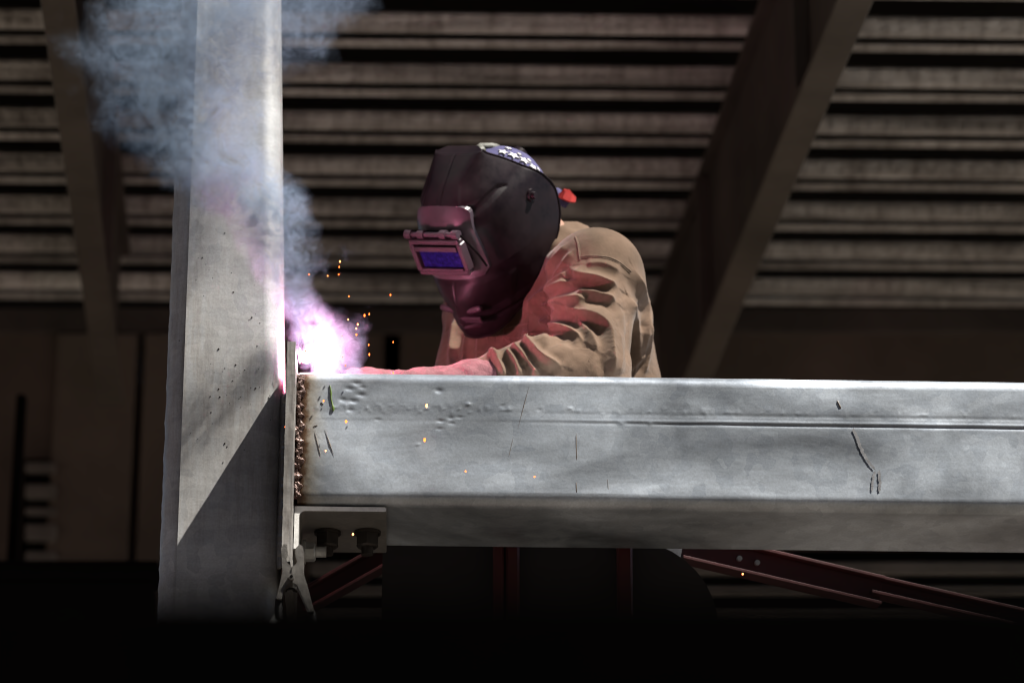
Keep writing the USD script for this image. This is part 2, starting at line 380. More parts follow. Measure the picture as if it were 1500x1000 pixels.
wbox(-700, 2300, 300, 449.5, YW + 0.15, 0.05, BLACK, "upper_recess")
SLAT = simple("pale_slat", (0.25, 0.23, 0.21), 0.6, 0.2, 0.35, 6, 0.3, 60)
wbox(452, 1900, 806, 980, YW - 0.012, 0.010, BLACK, "shutter_backing", 0.001)
for (p0, p1) in ((822, 842), (858, 874), (893, 909), (930, 946)):
    wbox(453, 1899, p0, p1, YW - 0.06, 0.046, SLAT, "shutter_slat", 0.008)
wbox(36, 82, 672, 824, YW - 0.012, 0.010, BLACK, "louvre_backing", 0.001)
for (p0, p1) in ((676, 690), (708, 728), (742, 752), (766, 790), (806, 822)):
    wbox(37, 81, p0, p1, YW - 0.05, 0.036, SLAT, "louvre_slat", 0.005)
p = at(32, 580, 8.6)
obj("dark_post", cat_(cbox((p[0], 8.6, p[2] / 2), (0.026, 0.04, p[2]), 0.004), cbox((p[0], 8.6, 0.02), (0.14, 0.14, 0.04), 0.005)), BLACK, None, False, "thin black upright post at the far left before the louvred window", "post")
a, b = at(-300, 822, 8.4), at(226, 822, 8.4)
par = thing("dark_parapet", "low black parapet below the doorway at the far left", "parapet")
obj("parapet_body", cbox(((a[0] + b[0]) / 2, 8.45, a[2] / 2 - 0.03), (b[0] - a[0], 0.12, a[2] - 0.06), 0.01), BLACK, par, False)
obj("coping", cbox(((a[0] + b[0]) / 2, 8.45, a[2] - 0.03), (b[0] - a[0] + 0.04, 0.16, 0.05), 0.01), BLACK, par, False)

# ------------------------------------------------------------------ unseen brick hall, added behind the camera to block sky light
hall = thing("sky_block_hall", "unseen brown brick hall added behind the camera to cut sky light", "added_building")
HALLM = simple("dark_brick", (0.085, 0.06, 0.05), 0.9, 0, 0.35, 2.0, 0.3, 30)
HGL = simple("dark_window_glass", (0.02, 0.022, 0.025), 0.15, 0, 0.2, 1.0)
HY, HH = -7.0, 14.5
obj("wall", cbox((0, HY - 4, HH / 2), (64, 8, HH), 0.02), HALLM, hall, False)
obj("sky_block_wing", cbox((-24, 6, HH / 2), (14, 25.6, HH), 0.02), HALLM, hall, False)  # wing added to block sky light from the left
obj("cornice", cbox((0, HY - 3.9, HH + 0.2), (64.6, 8.6, 0.4), 0.04), WALLM2, hall, False)
for r_i in range(4):
    for c_i in range(14):
        x_, z_ = -29 + c_i * 4.46, 2.2 + r_i * 4.0
        obj("window", cbox((x_, HY + 0.01, z_ + 0.9), (2.2, 0.10, 2.0), 0.01), HGL, hall, False)
        obj("window_sill", cbox((x_, HY + 0.07, z_ - 0.18), (2.5, 0.2, 0.10), 0.01), WALLM2, hall, False)

# ------------------------------------------------------------------ column
col = thing("steel_column", "tall galvanised square steel column crossed by a diagonal shadow", "column")
cx1 = at(413.5, 550, Y0)[0]; CW = at(413.5, 550, Y0)[0] - at(240, 550, Y0)[0]; CY0 = Y0 + 0.025; CDEP = CW; CR = 0.033
zref = at(413, 550, CY0)[2]
def rrect(w0, w1, d0, d1, r, seg=8, front=1):
    pts = []
    for (cx, cy, a0) in ((w1 - r, d0 + r, -90), (w1 - r, d1 - r, 0), (w0 + r, d1 - r, 90), (w0 + r, d0 + r, 180)):
        for q in range(seg + 1):
            t = math.radians(a0 + 90 * q / seg); pts.append((cx + r * math.cos(t), cy + r * math.sin(t)))
    return np.array(pts)
rings = []
zs = np.concatenate([np.linspace(0, zref - 0.6, 14), np.linspace(zref - 0.58, zref + 0.85, 240), np.linspace(zref + 0.9, ZD - 0.2, 6)])
for z in zs:
    dz = np.clip(z - zref, -1.2, 1.2)
    w1 = cx1 - 0.036 * max(0, dz)
    w0 = cx1 - CW + 0.012 * dz * -0.2
    r2 = rrect(w0, w1, CY0, CY0 + CDEP, CR, 10); lf = (r2[:, 0] < w0 + CR - 1e-9) & (r2[:, 1] < CY0 + CR + 1e-9)
    r2[lf] = [w0 + CR, CY0 + CR] + (r2[lf] - [w0 + CR, CY0 + CR]); kx = 0.056 / CR; r2[lf, 0] = w0 + (r2[lf, 0] - w0) * kx; r2[lf, 1] = CY0 + (r2[lf, 1] - CY0) * kx
    # an uneven, notched left edge, as left by the zinc bath
    left = r2[:, 0] < w0 + 0.012
    jag = 0.0035 * (meshkit.noise(np.array([[0, 0, z * 60.0]]), 3)[0] - 0.5) + 0.004 * max(0, meshkit.noise(np.array([[0, 0, z * 140.0]]), 4)[0] - 0.6)
    r2[left, 0] -= jag * 0.45
    rings.append(frame(r2[:, 0], r2[:, 1], np.full(len(r2), z)))
obj("shaft", loft(rings), GALV_COL, col, 40)
obj("base_plate", rotframe(cbox((cx1 - CW / 2, CY0 + CDEP / 2, 0.012), (0.36, 0.36, 0.024), 0.003)), GALV_PLATE, col, False)
# weld spatter stuck to the column
ms = []
for q in range(60):
    px = 400 - abs(rng.normal(0, 55)); py = 575 + rng.normal(0, 60)
    if rng.random() < 0.45: px, py = 255 + rng.random() * 130, 330 + rng.random() * 330
    if px < 262 or px > 398: continue
    r = 0.0006 + 0.0011 * rng.random() ** 3
    m = trimesh.creation.icosphere(1, r); m.apply_translation(at(px, py, CY0) * [1, 0, 1] + [0, CY0 + (at(px, py, CY0)[0] - BX0) * math.tan(YAW), 0]); ms.append(m)
obj("weld_spatter", cat_(*ms), DARK_BOLT, col, True, kind="stuff")

# ------------------------------------------------------------------ end plate, beam, weld
px0, px1_ = at(417, 600, 4.985)[0], at(429.5, 600, 4.985)[0]
PY0, PY1 = CY0 - 0.118, CY0 + CDEP + 0.09
zpt, zpb = at(423, 500, PY0)[2], at(423, 822, PY0)[2]
plate = thing("end_plate", "upright steel plate on edge between the column and the beam", "steel plate")
def grid_box(x0, x1, y0, y1, z0, z1, amp, sc, seed, step=0.006):
    m = trimesh.creation.box((x1 - x0, y1 - y0, z1 - z0)); m.apply_translation(((x0 + x1) / 2, (y0 + y1) / 2, (z0 + z1) / 2))
    m = m.subdivide_to_size(step * 2.2)
    v = np.array(m.vertices); c = np.array([(x0 + x1) / 2, (y0 + y1) / 2, (z0 + z1) / 2])
    n = np.stack([meshkit.fbm(v * sc, 3, seed + k) - 0.5 for k in range(3)], -1)
    m.vertices = v + n * amp
    return m
obj("plate", rotframe(grid_box(px0, px1_, PY0, PY1, zpb, zpt, 0.0022, 90, 11)), GALV_PLATE, plate, 40)
# strip of weld that joins the plate to the column
zz = np.linspace(zpb + 0.03, zpt - 0.05, 160)
xg = (cx1 + px0) / 2
pth = np.array([frame(xg + 0.0005 * rng.standard_normal(), CY0 + 0.020 + 0.001 * rng.standard_normal(), z) for z in zz])
obj("weld_seam", tube(pth, 0.008 + 0.0015 * rng.random(len(zz)), 10), GALV_PLATE, plate, 60)

beam = thing("steel_beam", "long galvanised square steel beam running right in front of the welder", "steel beam")
rows = []
zf = np.linspace(zbc, ztc, 96)
seam_z = at(900, 612, Y0 + (at(900, 612, Y0)[0] - BX0) * math.tan(YAW))[2]
front = np.stack([np.full(96, Y0), zf], 1)                                              # upwards along the front face
def arc(cy, cz, a0, a1, n=9): return np.array([(cy + BEAM_R * math.cos(math.radians(a)), cz + BEAM_R * math.sin(math.radians(a))) for a in np.linspace(a0, a1, n)])[1:-1]
yb = Y0 + BEAM_D
prof2 = np.vstack([front, arc(Y0 + BEAM_R, ztc, 180, 90, 10), [(Y0 + BEAM_R, ZTOP), (yb - BEAM_R, ZTOP)], arc(yb - BEAM_R, ztc, 90, 0), [(yb, ztc), (yb, zbc)],
                   arc(yb - BEAM_R, zbc, 0, -90), [(yb - BEAM_R, ZBOT), (Y0 + BEAM_R, ZBOT)], arc(Y0 + BEAM_R, zbc, 270, 180, 10)])
BX1 = at(1560, 600, Y0)[0]
xs = np.concatenate([np.arange(BX0 - 0.002, BX1, 0.0026), np.linspace(BX1 + 0.05, 3.4, 10)])
dents = [(523, 561, 9, 4, 1), (512, 569, 9, 4, 1), (529, 578, 9, 3.6, 1), (517, 587, 9, 3.6, 1), (502, 585, 7, 4, 1), (531, 567, 6, 3, .8), (643, 572, 7, 4, 1), (686, 592, 4.5, 3, -1),
         (513, 600, 6, 3, .8), (645, 616, 7, 2.6, .8), (660, 612, 5, 2.4, .8), (644, 628, 6, 2, .7), (673, 611, 6, 2, .7), (662, 620, 6, 2.2, .7), (553, 614, 6, 2, .6), (736, 594, 4, 2, .5), (790, 600, 4, 2, .5), (835, 598, 4, 2, -.6), (910, 620, 7, 2.5, -.7), (952, 620, 4, 2.5, -.7), (612, 651, 3, 2, -.6)]
vv = []
for x in xs:
    P = prof2.copy(); k = slice(0, 96)
    w = frame(np.full(96, x), P[k, 0], P[k, 1]); pp = proj(w)
    off = np.zeros(96)
    # the seam of the tube: a shallow band with a raised lower lip, growing to the right
    g = np.clip((x - BX0 - 0.30) / 0.45, 0.10, 1)
    wob = 0.0012 * (meshkit.noise(np.array([[x * 14.0, 1.5, 0]]), 9)[0] - 0.5)
    dzs = P[k, 1] - seam_z - wob
    off += g * (0.0011 * np.exp(-((dzs + 0.010) / 0.0026) ** 2) + 0.0006 * np.exp(-((dzs - 0.0065) / 0.003) ** 2) - 0.0010 * np.exp(-((dzs + 0.0055) / 0.0028) ** 2))
    if x < BX1:
        q3 = np.stack([np.full(96, x) * 55, zf * 55, np.zeros(96)], 1)
        near_seam = np.exp(-((dzs - 0.012) / 0.008) ** 2) * (1 - 0.5 * g)
        off -= 0.0012 * near_seam * np.clip(meshkit.noise(q3 * 3.0, 21) - 0.62, 0, 1) * 2.5
        for (dx, dy, ax, ay, s) in dents:
            e = ((pp[:, 0] - dx) / ax) ** 2 + ((pp[:, 1] - dy - (pp[:, 0] - dx) * 0.1) / ay) ** 2
            off += s * 0.0016 * np.exp(-e * 1.6)
        off += 0.0006 * (meshkit.noise(q3 * 0.12, 5) - 0.5) * 2
    P[k, 0] += off
    vv.append(frame(np.full(len(P), x), P[:, 0], P[:, 1]))
obj("beam_tube", loft(vv), GALV_BEAM, beam, 45)

# weld bead between plate and beam
RUSTW = mat("weld_bead", {"g": ("geometry", {}), "n": ("noise_texture", {"scale": 130, "detail": 6, "roughness": 0.7}),
    "r": ("rgb_ramp", {"ramp": [(0.30, (0.02, 0.012, 0.010)), (0.47, (0.10, 0.055, 0.042)), (0.60, (0.26, 0.18, 0.16)), (0.74, (0.46, 0.37, 0.35))]}),
    "p": ("principled_bsdf", {"roughness": 0.45, "metallic": 0.3})}, [("g.position", "n.vector"), ("n.fac", "r.fac"), ("r.color", "p.base_color")])
bzs = np.linspace(zbc - 0.012, ztc + 0.012, 190); th_ = np.linspace(-0.2, np.pi * 0.9, 18); vv = []
xm = (px1_ + BX0) / 2 + 0.001
for z in bzs:
    ripple = 0.0030 * np.abs(np.sin(z * 330 + 9 * meshkit.noise(np.array([[z * 45, 0, 0]]), 2)[0])) * meshkit.noise(np.array([[z * 70, 3, 0]]), 6)[0] * 2 
    q = np.stack([np.cos(th_) * 1.2, np.sin(th_) * 1.2, np.full(18, z * 85)], 1)
    r = 0.0066 + ripple * 0.35 + 0.019 * (meshkit.fbm(q * 1.3, 3, 8) - 0.45)
    vv.append(frame(xm + r * np.cos(th_) * 1.05, Y0 + 0.010 - (r + 0.004) * np.sin(th_) * 1.3, np.full(18, z)))
obj("weld_bead", loft([np.vstack([a, a.mean(0) + [0, 0.02, 0]]) for a in vv]), RUSTW, beam, 50)

# marks on the beam: a green paint run, dark scratches
GREEN = simple("green_paint", (0.10, 0.16, 0.03), 0.4)
SCR = simple("dark_scratch", (0.20, 0.175, 0.155), 0.5, 0.3)
def on_face(px, py, o=0.001):
    x = at(px, py, Y0)[0]; Y = Y0 + (x - BX0) * math.tan(YAW); return at(px, py, Y) - AY * o
obj("paint_run", tube([on_face(483 + q * 0.55 + 0.6 * math.sin(q), 564 + q * 4.2, 0.0006) for q in range(10)], [0.0008, 0.0012, 0.0016, 0.0019, 0.0013, 0.0012, 0.0013, 0.0015, 0.0028, 0.0012], 8), GREEN, beam, True, "green run of paint near the left end of the beam")
for (pts, r) in (([(775, 566), (768, 592), (758, 630)], .0008), ([(844, 634), (845, 676)], .0010), ([(844, 705), (845, 722)], .0010), ([(476, 628), (483, 650), (490, 668)], .0009), ([(461, 632), (470, 668)], .0006),
                 ([(745, 670), (752, 640)], .0005), ([(890, 700), (891, 718)], .0006), ([(1226, 586), (1232, 598)], .0016), ([(459, 624), (466, 622)], .0007), ([(470, 588), (474, 592)], .0008), ([(480, 640), (486, 655)], .0005)):
    P = [on_face(*q, 0.0002) for q in pts]; P = np.array([P[0] + (P[-1] - P[0]) * t + 0 for t in np.linspace(0, 1, 7)]) if len(pts) == 2 else np.array(P)
    obj("scratch", tube(P, np.r_[0.0001, np.full(len(P) - 2, r), 0.0001], 6), SCR, beam, True)
# the drip stain that runs down the right part of the face
STAIN = simple("dried_drip", (0.40, 0.40, 0.41), 0.4, 0.5, 0.35, 90)
def drip(path, w):
    P = smooth_path(path, 60); Lq, Rq = [], []
    for i, (px, py) in enumerate(P):
        k = 0.45 + 0.9 * meshkit.noise(np.array([[i * 0.35, px, 0]]), 3)[0]
        e = min(1, i / 4 + .1, (len(P) - 1 - i) / 4 + .1)
        Lq.append(on_face(px - w * k * e, py, 0.0010)); Rq.append(on_face(px + w * (1.6 - k) * e, py, 0.0012))
    n_ = len(Lq); return trimesh.Trimesh(np.vstack([Lq, Rq]), [[i, i + 1, n_ + i + 1] for i in range(n_ - 1)] + [[i, n_ + i + 1, n_ + i] for i in range(n_ - 1)], process=False)
def smooth_path(P, n):
    P = np.array(P, float); c = np.r_[0, np.cumsum(np.linalg.norm(np.diff(P, axis=0), axis=1))]; t = np.linspace(0, c[-1], n)
    return np.stack([np.interp(t, c, P[:, 0]), np.interp(t, c, P[:, 1])], 1)
obj("drip_stain", cat_(drip([(1250, 627), (1256, 643), (1263, 660), (1272, 676), (1282, 688)], 3.0), drip([(1281, 690), (1279, 704), (1277, 719)], 2.0), drip([(1288, 689), (1289, 704), (1288, 720)], 2.4)), STAIN, beam, False)

# ------------------------------------------------------------------ angle bracket with bolts, clamp
br = thing("angle_bracket", "pale steel angle bracket bolted under the left end of the beam", "bracket")
bxl, bxr = px1_ + 0.0008, at(567, 745, 5.07)[0]; BT = 0.0095
zb1 = ZBOT - 0.0015; zvb = at(434, 806, 5.07)[2]
r_ = 0.010
pf = [(bxl, zb1), (bxr - 0.003, zb1), (bxr, zb1 - 0.003), (bxr, zb1 - BT + 0.002), (bxr - 0.002, zb1 - BT), (bxl + BT + r_, zb1 - BT)]
for q in range(1, 7):
    t = math.radians(90 + 15 * q); pf.append((bxl + BT + r_ + r_ * math.cos(t), zb1 - BT - r_ + r_ * math.sin(t)))
pf += [(bxl + BT, zvb + 0.002), (bxl + BT - 0.002, zvb), (bxl, zvb)]
BY0, BY1 = Y0 + 0.012, Y0 + 0.245
obj("angle", rotframe(extrude(pf, [1, 0, 0], [0, 0, 1], [0, BY1, 0], [0, -1, 0], BY1 - BY0)), GALV_PALE, br, False)
EDGE_HI = simple("painted_highlight", (0.80, 0.79, 0.76), 0.45, 0.0, 0.2, 60, 0.3, 200)
obj("highlight_strip", rotframe(extrude(list(Polygon(pf).buffer(-0.0009).exterior.coords)[:-1], [1, 0, 0], [0, 0, 1], [0, BY0, 0], [0, -1, 0], 0.0012)), EDGE_HI, br, False)  # bright strip stands in for the sun highlight along the front edge
def hexnut(c, axis, r, h_, m, name):
    c, axis = np.asarray(c, float), np.asarray(axis, float)
    a = cyl(c, c + axis * h_ * 0.86, r, 6); b = cyl(c + axis * h_ * 0.86, c + axis * h_, r * 0.93, 18, r * 0.80)
    return obj(name, cat_(a, b), m, br, False)
for px in (480, 538.5):
    c = at(px, 776, Y0 + 0.125); c[2] = zb1 - BT - 0.0005
    obj("washer", cyl(c, c - [0, 0, 0.005], 0.023, 24), DARK_BOLT, br, False)
    hexnut(c - [0, 0, 0.005], [0, 0, -1], 0.0205, 0.024, DARK_BOLT, "bolt_head")
    obj("bolt_shank", cyl(c - [0, 0, 0.029], c - [0, 0, 0.042], 0.0105, 18), DARK_BOLT, br, False)
c = at(441, 808, Y0 + 0.1); c[0] = bxl + BT + 0.0005
obj("washer", cyl(c, c + [0.005, 0, 0], 0.021, 24), ZINC, br, False)
hexnut(c + [0.005, 0, 0], [1, 0, 0], 0.0175, 0.017, ZINC, "bolt_head")
obj("bolt_shank", cyl(c + [0.022, 0, 0], c + [0.040, 0, 0], 0.0095, 18), ZINC, br, False)

cl = thing("ground_clamp", "steel welding clamp with two handles gripping the bottom of the plate", "clamp")
CLAMP = simple("clamp_steel", (0.24, 0.225, 0.205), 0.42, 0.6, 0.45, 45, 0.4, 160)
CYf = PY0 - 0.004
def cpt(q): p = at(380 + q[0] / 4.545, 700 + q[1] / 4.545, CYf); return (p[0], p[2])
leftarm = [(132, 480), (150, 452), (168, 456), (172, 505), (160, 540), (172, 578), (203, 606), (203, 640), (216, 660), (203, 702), (170, 716), (146, 752), (131, 812), (103, 808), (118, 740), (141, 640), (139, 560)]
rightarm = [(204, 606), (236, 580), (243, 545), (226, 502), (232, 478), (255, 456), (274, 470), (279, 560), (276, 640), (302, 720), (347, 890), (318, 892), (258, 762), (236, 716), (204, 700), (217, 660), (204, 640)]
for nm, poly, d0 in (("jaw_arm", leftarm, 0.010), ("jaw_arm", rightarm, 0.012)):
    pg = Polygon([cpt(q) for q in poly]).buffer(0.0012).buffer(-0.0006)
    obj(nm, rotframe(extrude(list(pg.exterior.coords)[:-1], [1, 0, 0], [0, 0, 1], [0, CYf + 0.020, 0], [0, -1, 0], 0.020 + d0)), CLAMP, cl, 30)
pc = cpt((200, 672))
obj("pivot_rivet", rotframe(cyl((pc[0], CYf - 0.017, pc[1]), (pc[0], CYf + 0.02, pc[1]), 0.0052, 20)), CLAMP, cl, 30)
obj("pivot_hole", rotframe(cyl((pc[0], CYf - 0.0176, pc[1]), (pc[0], CYf - 0.0168, pc[1]), 0.0025, 14)), BLACK, cl, 30)
RUB = simple("black_rubber", (0.012, 0.011, 0.011), 0.6, 0, 0.3, 30, 0.3, 200)
for a_, b_ in (((116, 800), (114, 930)), ((330, 880), (345, 960))):
    p, q = cpt(a_), cpt(b_)
    obj("handle_grip", rotframe(tube([(p[0], CYf + 0.004, p[1]), ((p[0] + q[0]) / 2, CYf + 0.004, (p[1] + q[1]) / 2), (q[0], CYf + 0.004, q[1])], [0.0065, 0.0075, 0.0065], 12)), RUB, cl, 40)
sp_ = [cpt((150 + 9 * math.cos(q * 0.5) + q * 2.2, 742 - 20 * math.sin(q / 36 * math.pi))) for q in range(37)]
obj("spring", rotframe(tube([(x, CYf + 0.010, z) for x, z in sp_], 0.002, 6)), DARK_BOLT, cl, True)

# ------------------------------------------------------------------ lift basket under and behind the beam
lift = thing("lift_platform", "dark work platform with red uprights behind and below the beam", "work platform")
RED = simple("red_paint", (0.052, 0.0045, 0.006), 0.5, 0, 0.4, 9, 0.2, 60)
DKPAN = simple("dark_panel", (0.018, 0.015, 0.016), 0.7, 0, 0.4, 5, 0.3, 40)
YP = 5.36
a, b = at(562, 700, YP), at(1047, 700, YP)
zt = at(900, 770, YP)[2]; zfl = zt - 1.02
rr = 0.16
pf = [(a[0], zfl), (b[0], zfl)] + [(b[0] - rr + rr * math.cos(math.radians(t)), at(1000, 806, YP)[2] - rr + 0.02 + rr * math.sin(math.radians(t))) for t in range(0, 91, 10)] + [(a[0], at(1000, 806, YP)[2] + 0.02)]
obj("front_panel", extrude(pf, [1, 0, 0], [0, 0, 1], [0, YP + 0.012, 0], [0, -1, 0], 0.012), DKPAN, lift, False)
obj("floor", cbox(((a[0] + b[0]) / 2, YP + 0.42, zfl + 0.02), (b[0] - a[0], 0.80, 0.04), 0.005), DKPAN, lift, False)
obj("rear_panel", cbox(((a[0] + b[0]) / 2, YP + 0.81, zfl + 0.33), (b[0] - a[0], 0.012, 0.58), 0.003), DKPAN, lift, False)
for (p0, p1) in ((722, 738), (741, 761), (904, 927)):
    x0, x1 = at(p0, 850, YP - 0.03)[0], at(p1, 850, YP - 0.03)[0]
    obj("red_upright", cbox(((x0 + x1) / 2, YP - 0.018, (zt + zfl) / 2 - 0.02), (x1 - x0, 0.03, zt - zfl), 0.004), RED, lift, False)
for s_ in (0.05, 0.95):
    obj("corner_post", cbox((a[0] + (b[0] - a[0]) * s_, YP + 0.79, zfl + 0.5), (0.035, 0.024, 1.0), 0.004), RED, lift, False)
def brace(p, q, w, Y0_, Y1_, dep=0.04, holes=()):
    P, Q = at(*p, Y0_), at(*q, Y1_); d = Q - P; L = np.linalg.norm(d); d /= L
    n = np.cross(d, [0, 1, 0]); n /= np.linalg.norm(n); s = np.cross(d, n)
    M = np.eye(4); M[:3, 0] = d; M[:3, 1] = s; M[:3, 2] = n
    web_ = cbox((0, 0, 0), (L, 0.006, w - 0.013), 0.001, M); web_.apply_translation((P + Q) / 2)
    obj("brace_arm", web_, RED, lift, False)
    for sg in (-1, 1):
        fl = cbox((0, 0, 0), (L, dep, 0.006), 0.001, M); fl.apply_translation((P + Q) / 2 + n * sg * (w / 2 - 0.003) - s * 0.0 )
        obj("brace_flange", fl, RED, lift, False)
    for h_ in holes:
        c = P + d * h_ * L
        obj("brace_bolt", cyl(c - s * 0.01, c + s * 0.01, 0.0048, 14), ZINC, lift, False)
brace((1000, 800), (1290, 868), 0.055, 5.45, 5.52, holes=(0.28, 0.37))
brace((1275, 858), (1590, 930), 0.036, 5.52, 5.58)
brace((590, 800), (440, 885), 0.042, 5.42, 5.45)
mx = (a[0] + b[0]) / 2
obj("mast", cbox((mx, YP + 0.42, zfl / 2), (0.28, 0.28, zfl - 0.02), 0.01), RED, lift, False)
obj("chassis", cbox((mx, YP + 0.42, 0.25), (1.2, 0.8, 0.4), 0.03), RED, lift, False)

# black board added close to the camera; its blur darkens the bottom
YG = 1.0
zg = at(750, 850, YG)[2]
FADEB = simple("fade_black", (0.0014, 0.0013, 0.0013), 1.0, 0, 0.3, 4.0, spec=0.0)
gr = thing("fade_board", "black out of focus board added to darken the bottom of the view", "darkening board")
obj("board", cbox((0, YG + 0.02, zg - 0.06), (2.6, 0.035, 0.12), 0.003), FADEB, gr, False)
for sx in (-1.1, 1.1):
    obj("post", cbox((sx, YG + 0.062, (zg - 0.01) / 2), (0.05, 0.045, zg - 0.01), 0.004), FADEB, gr, False)

# ------------------------------------------------------------------ the welder
WELDER = "welder bent over the beam in a dark hood, tan work shirt and pink lit gloves"
man = thing("person", WELDER, "person")
CLOTH = mat("shirt_cloth", {"g": ("geometry", {}), "n": ("noise_texture", {"scale": 9, "detail": 6, "roughness": 0.65}),
    "r": ("rgb_ramp", {"ramp": [(0.30, (0.080, 0.050, 0.030)), (0.55, (0.142, 0.090, 0.059)), (0.72, (0.190, 0.124, 0.085))]}),
    "f": ("noise_texture", {"scale": 420, "detail": 3}), "w": ("noise_texture", {"scale": 30, "detail": 7, "roughness": 0.6, "distortion": 1.2}), "ad": ("math", {"math_type": "multiply_add", "value2": 0.12}),
    "b": ("bump", {"strength": 0.30, "distance": 0.004}),
    "p": ("principled_bsdf", {"roughness": 0.9, "sheen_weight": 0.12, "sheen_roughness": 0.5, "specular_ior_level": 0.2})},
    [("g.position", "n.vector"), ("n.fac", "r.fac"), ("r.color", "p.base_color"), ("g.position", "f.vector"), ("g.position", "w.vector"), ("f.fac", "ad.value1"), ("w.fac", "ad.value3"), ("ad.value", "b.height"), ("b.normal", "p.normal")])
LEATHER = simple("glove_leather", (0.27, 0.11, 0.125), 0.85, 0, 0.35, 40, 0.6, 260, 0.003, spec=0.25)
SKIN = simple("skin", (0.36, 0.20, 0.14), 0.55, 0, 0.15, 30)
HAIR = simple("brown_hair", (0.09, 0.055, 0.03), 0.7, 0, 0.5, 120, 0.8, 300)
DENIM = simple("dark_trousers", (0.03, 0.03, 0.035), 0.9, 0, 0.3, 20, 0.4, 200)
BOOT = simple("brown_boot", (0.06, 0.035, 0.02), 0.6, 0, 0.3, 30, 0.3, 100)
HOOD = mat("hood_plastic", {"g": ("geometry", {}), "n": ("noise_texture", {"scale": 14, "detail": 7, "roughness": 0.7}), "mp": ("mapping", {"scale": (60, 60, 12), "rotation": (0.4, 0.7, 0)}), "n2": ("noise_texture", {"scale": 1, "detail": 5, "roughness": 0.75}),
    "r": ("rgb_ramp", {"ramp": [(0.35, (0.007, 0.0045, 0.006)), (0.7, (0.022, 0.013, 0.016))]}), "r2": ("rgb_ramp", {"ramp": [(0.62, (1, 1, 1)), (0.78, (2.4, 2.3, 2.2))]}), "m": ("mix", {"mix_type": "multiply", "fac": 0.8}),
    "rr": ("map_range", {"from_min": 0.3, "from_max": 0.7, "to_min": 0.30, "to_max": 0.52}), "b": ("bump", {"strength": 0.10, "distance": 0.002}),
    "p": ("principled_bsdf", {"specular_ior_level": 0.13})},
    [("g.position", "n.vector"), ("n.fac", "r.fac"), ("g.position", "mp.vector"), ("mp.vector", "n2.vector"), ("n2.fac", "r2.fac"), ("r.color", "m.color1"), ("r2.color", "m.color2"), ("m.color", "p.base_color"),
     ("n.fac", "rr.value"), ("rr.result", "p.roughness"), ("n.fac", "b.height"), ("b.normal", "p.normal")])
BOSS = simple("hood_front_plastic", (0.060, 0.036, 0.048), 0.38, 0, 0.4, 18, 0.1, 80)

# joints
SL, EL, WL = at(873, 404, 5.38), at(862, 556, 5.30), at(722, 560, 5.26)
SR, ER, WR = at(712, 452, 5.74), at(676, 590, 5.66), at(612, 580, 5.38)
NB = at(838, 406, 5.56); HEADC = at(709, 306, 5.44)
CH, CH2 = at(850, 480, 5.55), at(768, 505, 5.64)
WA, HP = at(884, 660, 5.56), at(868, 800, 5.64)
# head axes: forward, left, up
Hs, Hu = np.array([0.8, -0.549, -0.243]), np.array([-0.307, -0.722, 0.620])
Hs /= np.linalg.norm(Hs); Hu -= Hs * (Hu @ Hs); Hu /= np.linalg.norm(Hu); Hd = np.cross(Hs, Hu)
def hl(f, s, u): return HEADC + np.multiply.outer(np.asarray(f, float), Hd) + np.multiply.outer(np.asarray(s, float), Hs) + np.multiply.outer(np.asarray(u, float), Hu)
SCALP = hl(-0.024, 0.003, -0.002)

FL = zfl + 0.04
hipl, hipr = HP + [0.06, -0.08, -0.02], HP + [-0.04, 0.10, -0.02]
kneel, kneer = np.array([hipl[0] - 0.05, hipl[1] - 0.01, (hipl[2] + FL) / 2 + 0.03]), np.array([hipr[0] - 0.06, hipr[1] + 0.02, (hipr[2] + FL) / 2 + 0.03])
ankl, ankr = np.array([hipl[0] + 0.03, hipl[1] + 0.01, FL + 0.09]), np.array([hipr[0] - 0.02, hipr[1] + 0.03, FL + 0.09])

def hand_bones(w, fwd, up, side, g=0.0):
    """Five bent fingers round a bar. w wrist, fwd along the hand, up its back, side towards the thumb; g: glove thickness."""
    B = [(w, 0.028 + g, w + fwd * 0.05, 0.033 + g)]
    for i, (o, L) in enumerate(((0.030, 0.088), (0.010, 0.096), (-0.011, 0.090), (-0.031, 0.072))):
        k0 = w + fwd * 0.088 + side * o + up * 0.012
        B.append((w + fwd * 0.045 + side * o * 0.7 + up * 0.004, 0.020 + g, k0, 0.0125 + g))
        k1 = k0 + (fwd * 0.75 - up * 0.60) * L * 0.42; k2 = k1 + (fwd * 0.05 - up * 1.0) * L * 0.32; k3 = k2 + (-fwd * 0.75 - up * 0.5) * L * 0.26
        for p, q, r0, r1 in ((k0, k1, 0.0115, 0.0105), (k1, k2, 0.0105, 0.0095), (k2, k3, 0.0095, 0.0085)): B.append((p, r0 + g * 0.6, q, r1 + g * 0.6))
    t0 = w + fwd * 0.030 + side * 0.028 - up * 0.006; t1 = t0 + fwd * 0.038 + side * 0.024 - up * 0.018; t2 = t1 + fwd * 0.030 - side * 0.006 - up * 0.022
    B += [(t0, 0.017 + g, t1, 0.0125 + g * 0.7), (t1, 0.0125 + g * 0.7, t2, 0.0095 + g * 0.6)]
    return B
HLw, HRw = at(655, 566, 5.22), at(578, 572, 5.33)
fl_ = np.array([-0.985, -0.12, -0.10]); fl_ /= np.linalg.norm(fl_); ul_ = np.array([-0.08, -0.25, 0.96]); ul_ -= fl_ * (ul_ @ fl_); ul_ /= np.linalg.norm(ul_); sl_ = np.cross(ul_, fl_) * -1
fr_ = np.array([-0.93, -0.36, -0.05]); fr_ /= np.linalg.norm(fr_); ur_ = np.array([0, -0.1, 1.0]); ur_ -= fr_ * (ur_ @ fr_); ur_ /= np.linalg.norm(ur_); sr_ = np.cross(ur_, fr_)

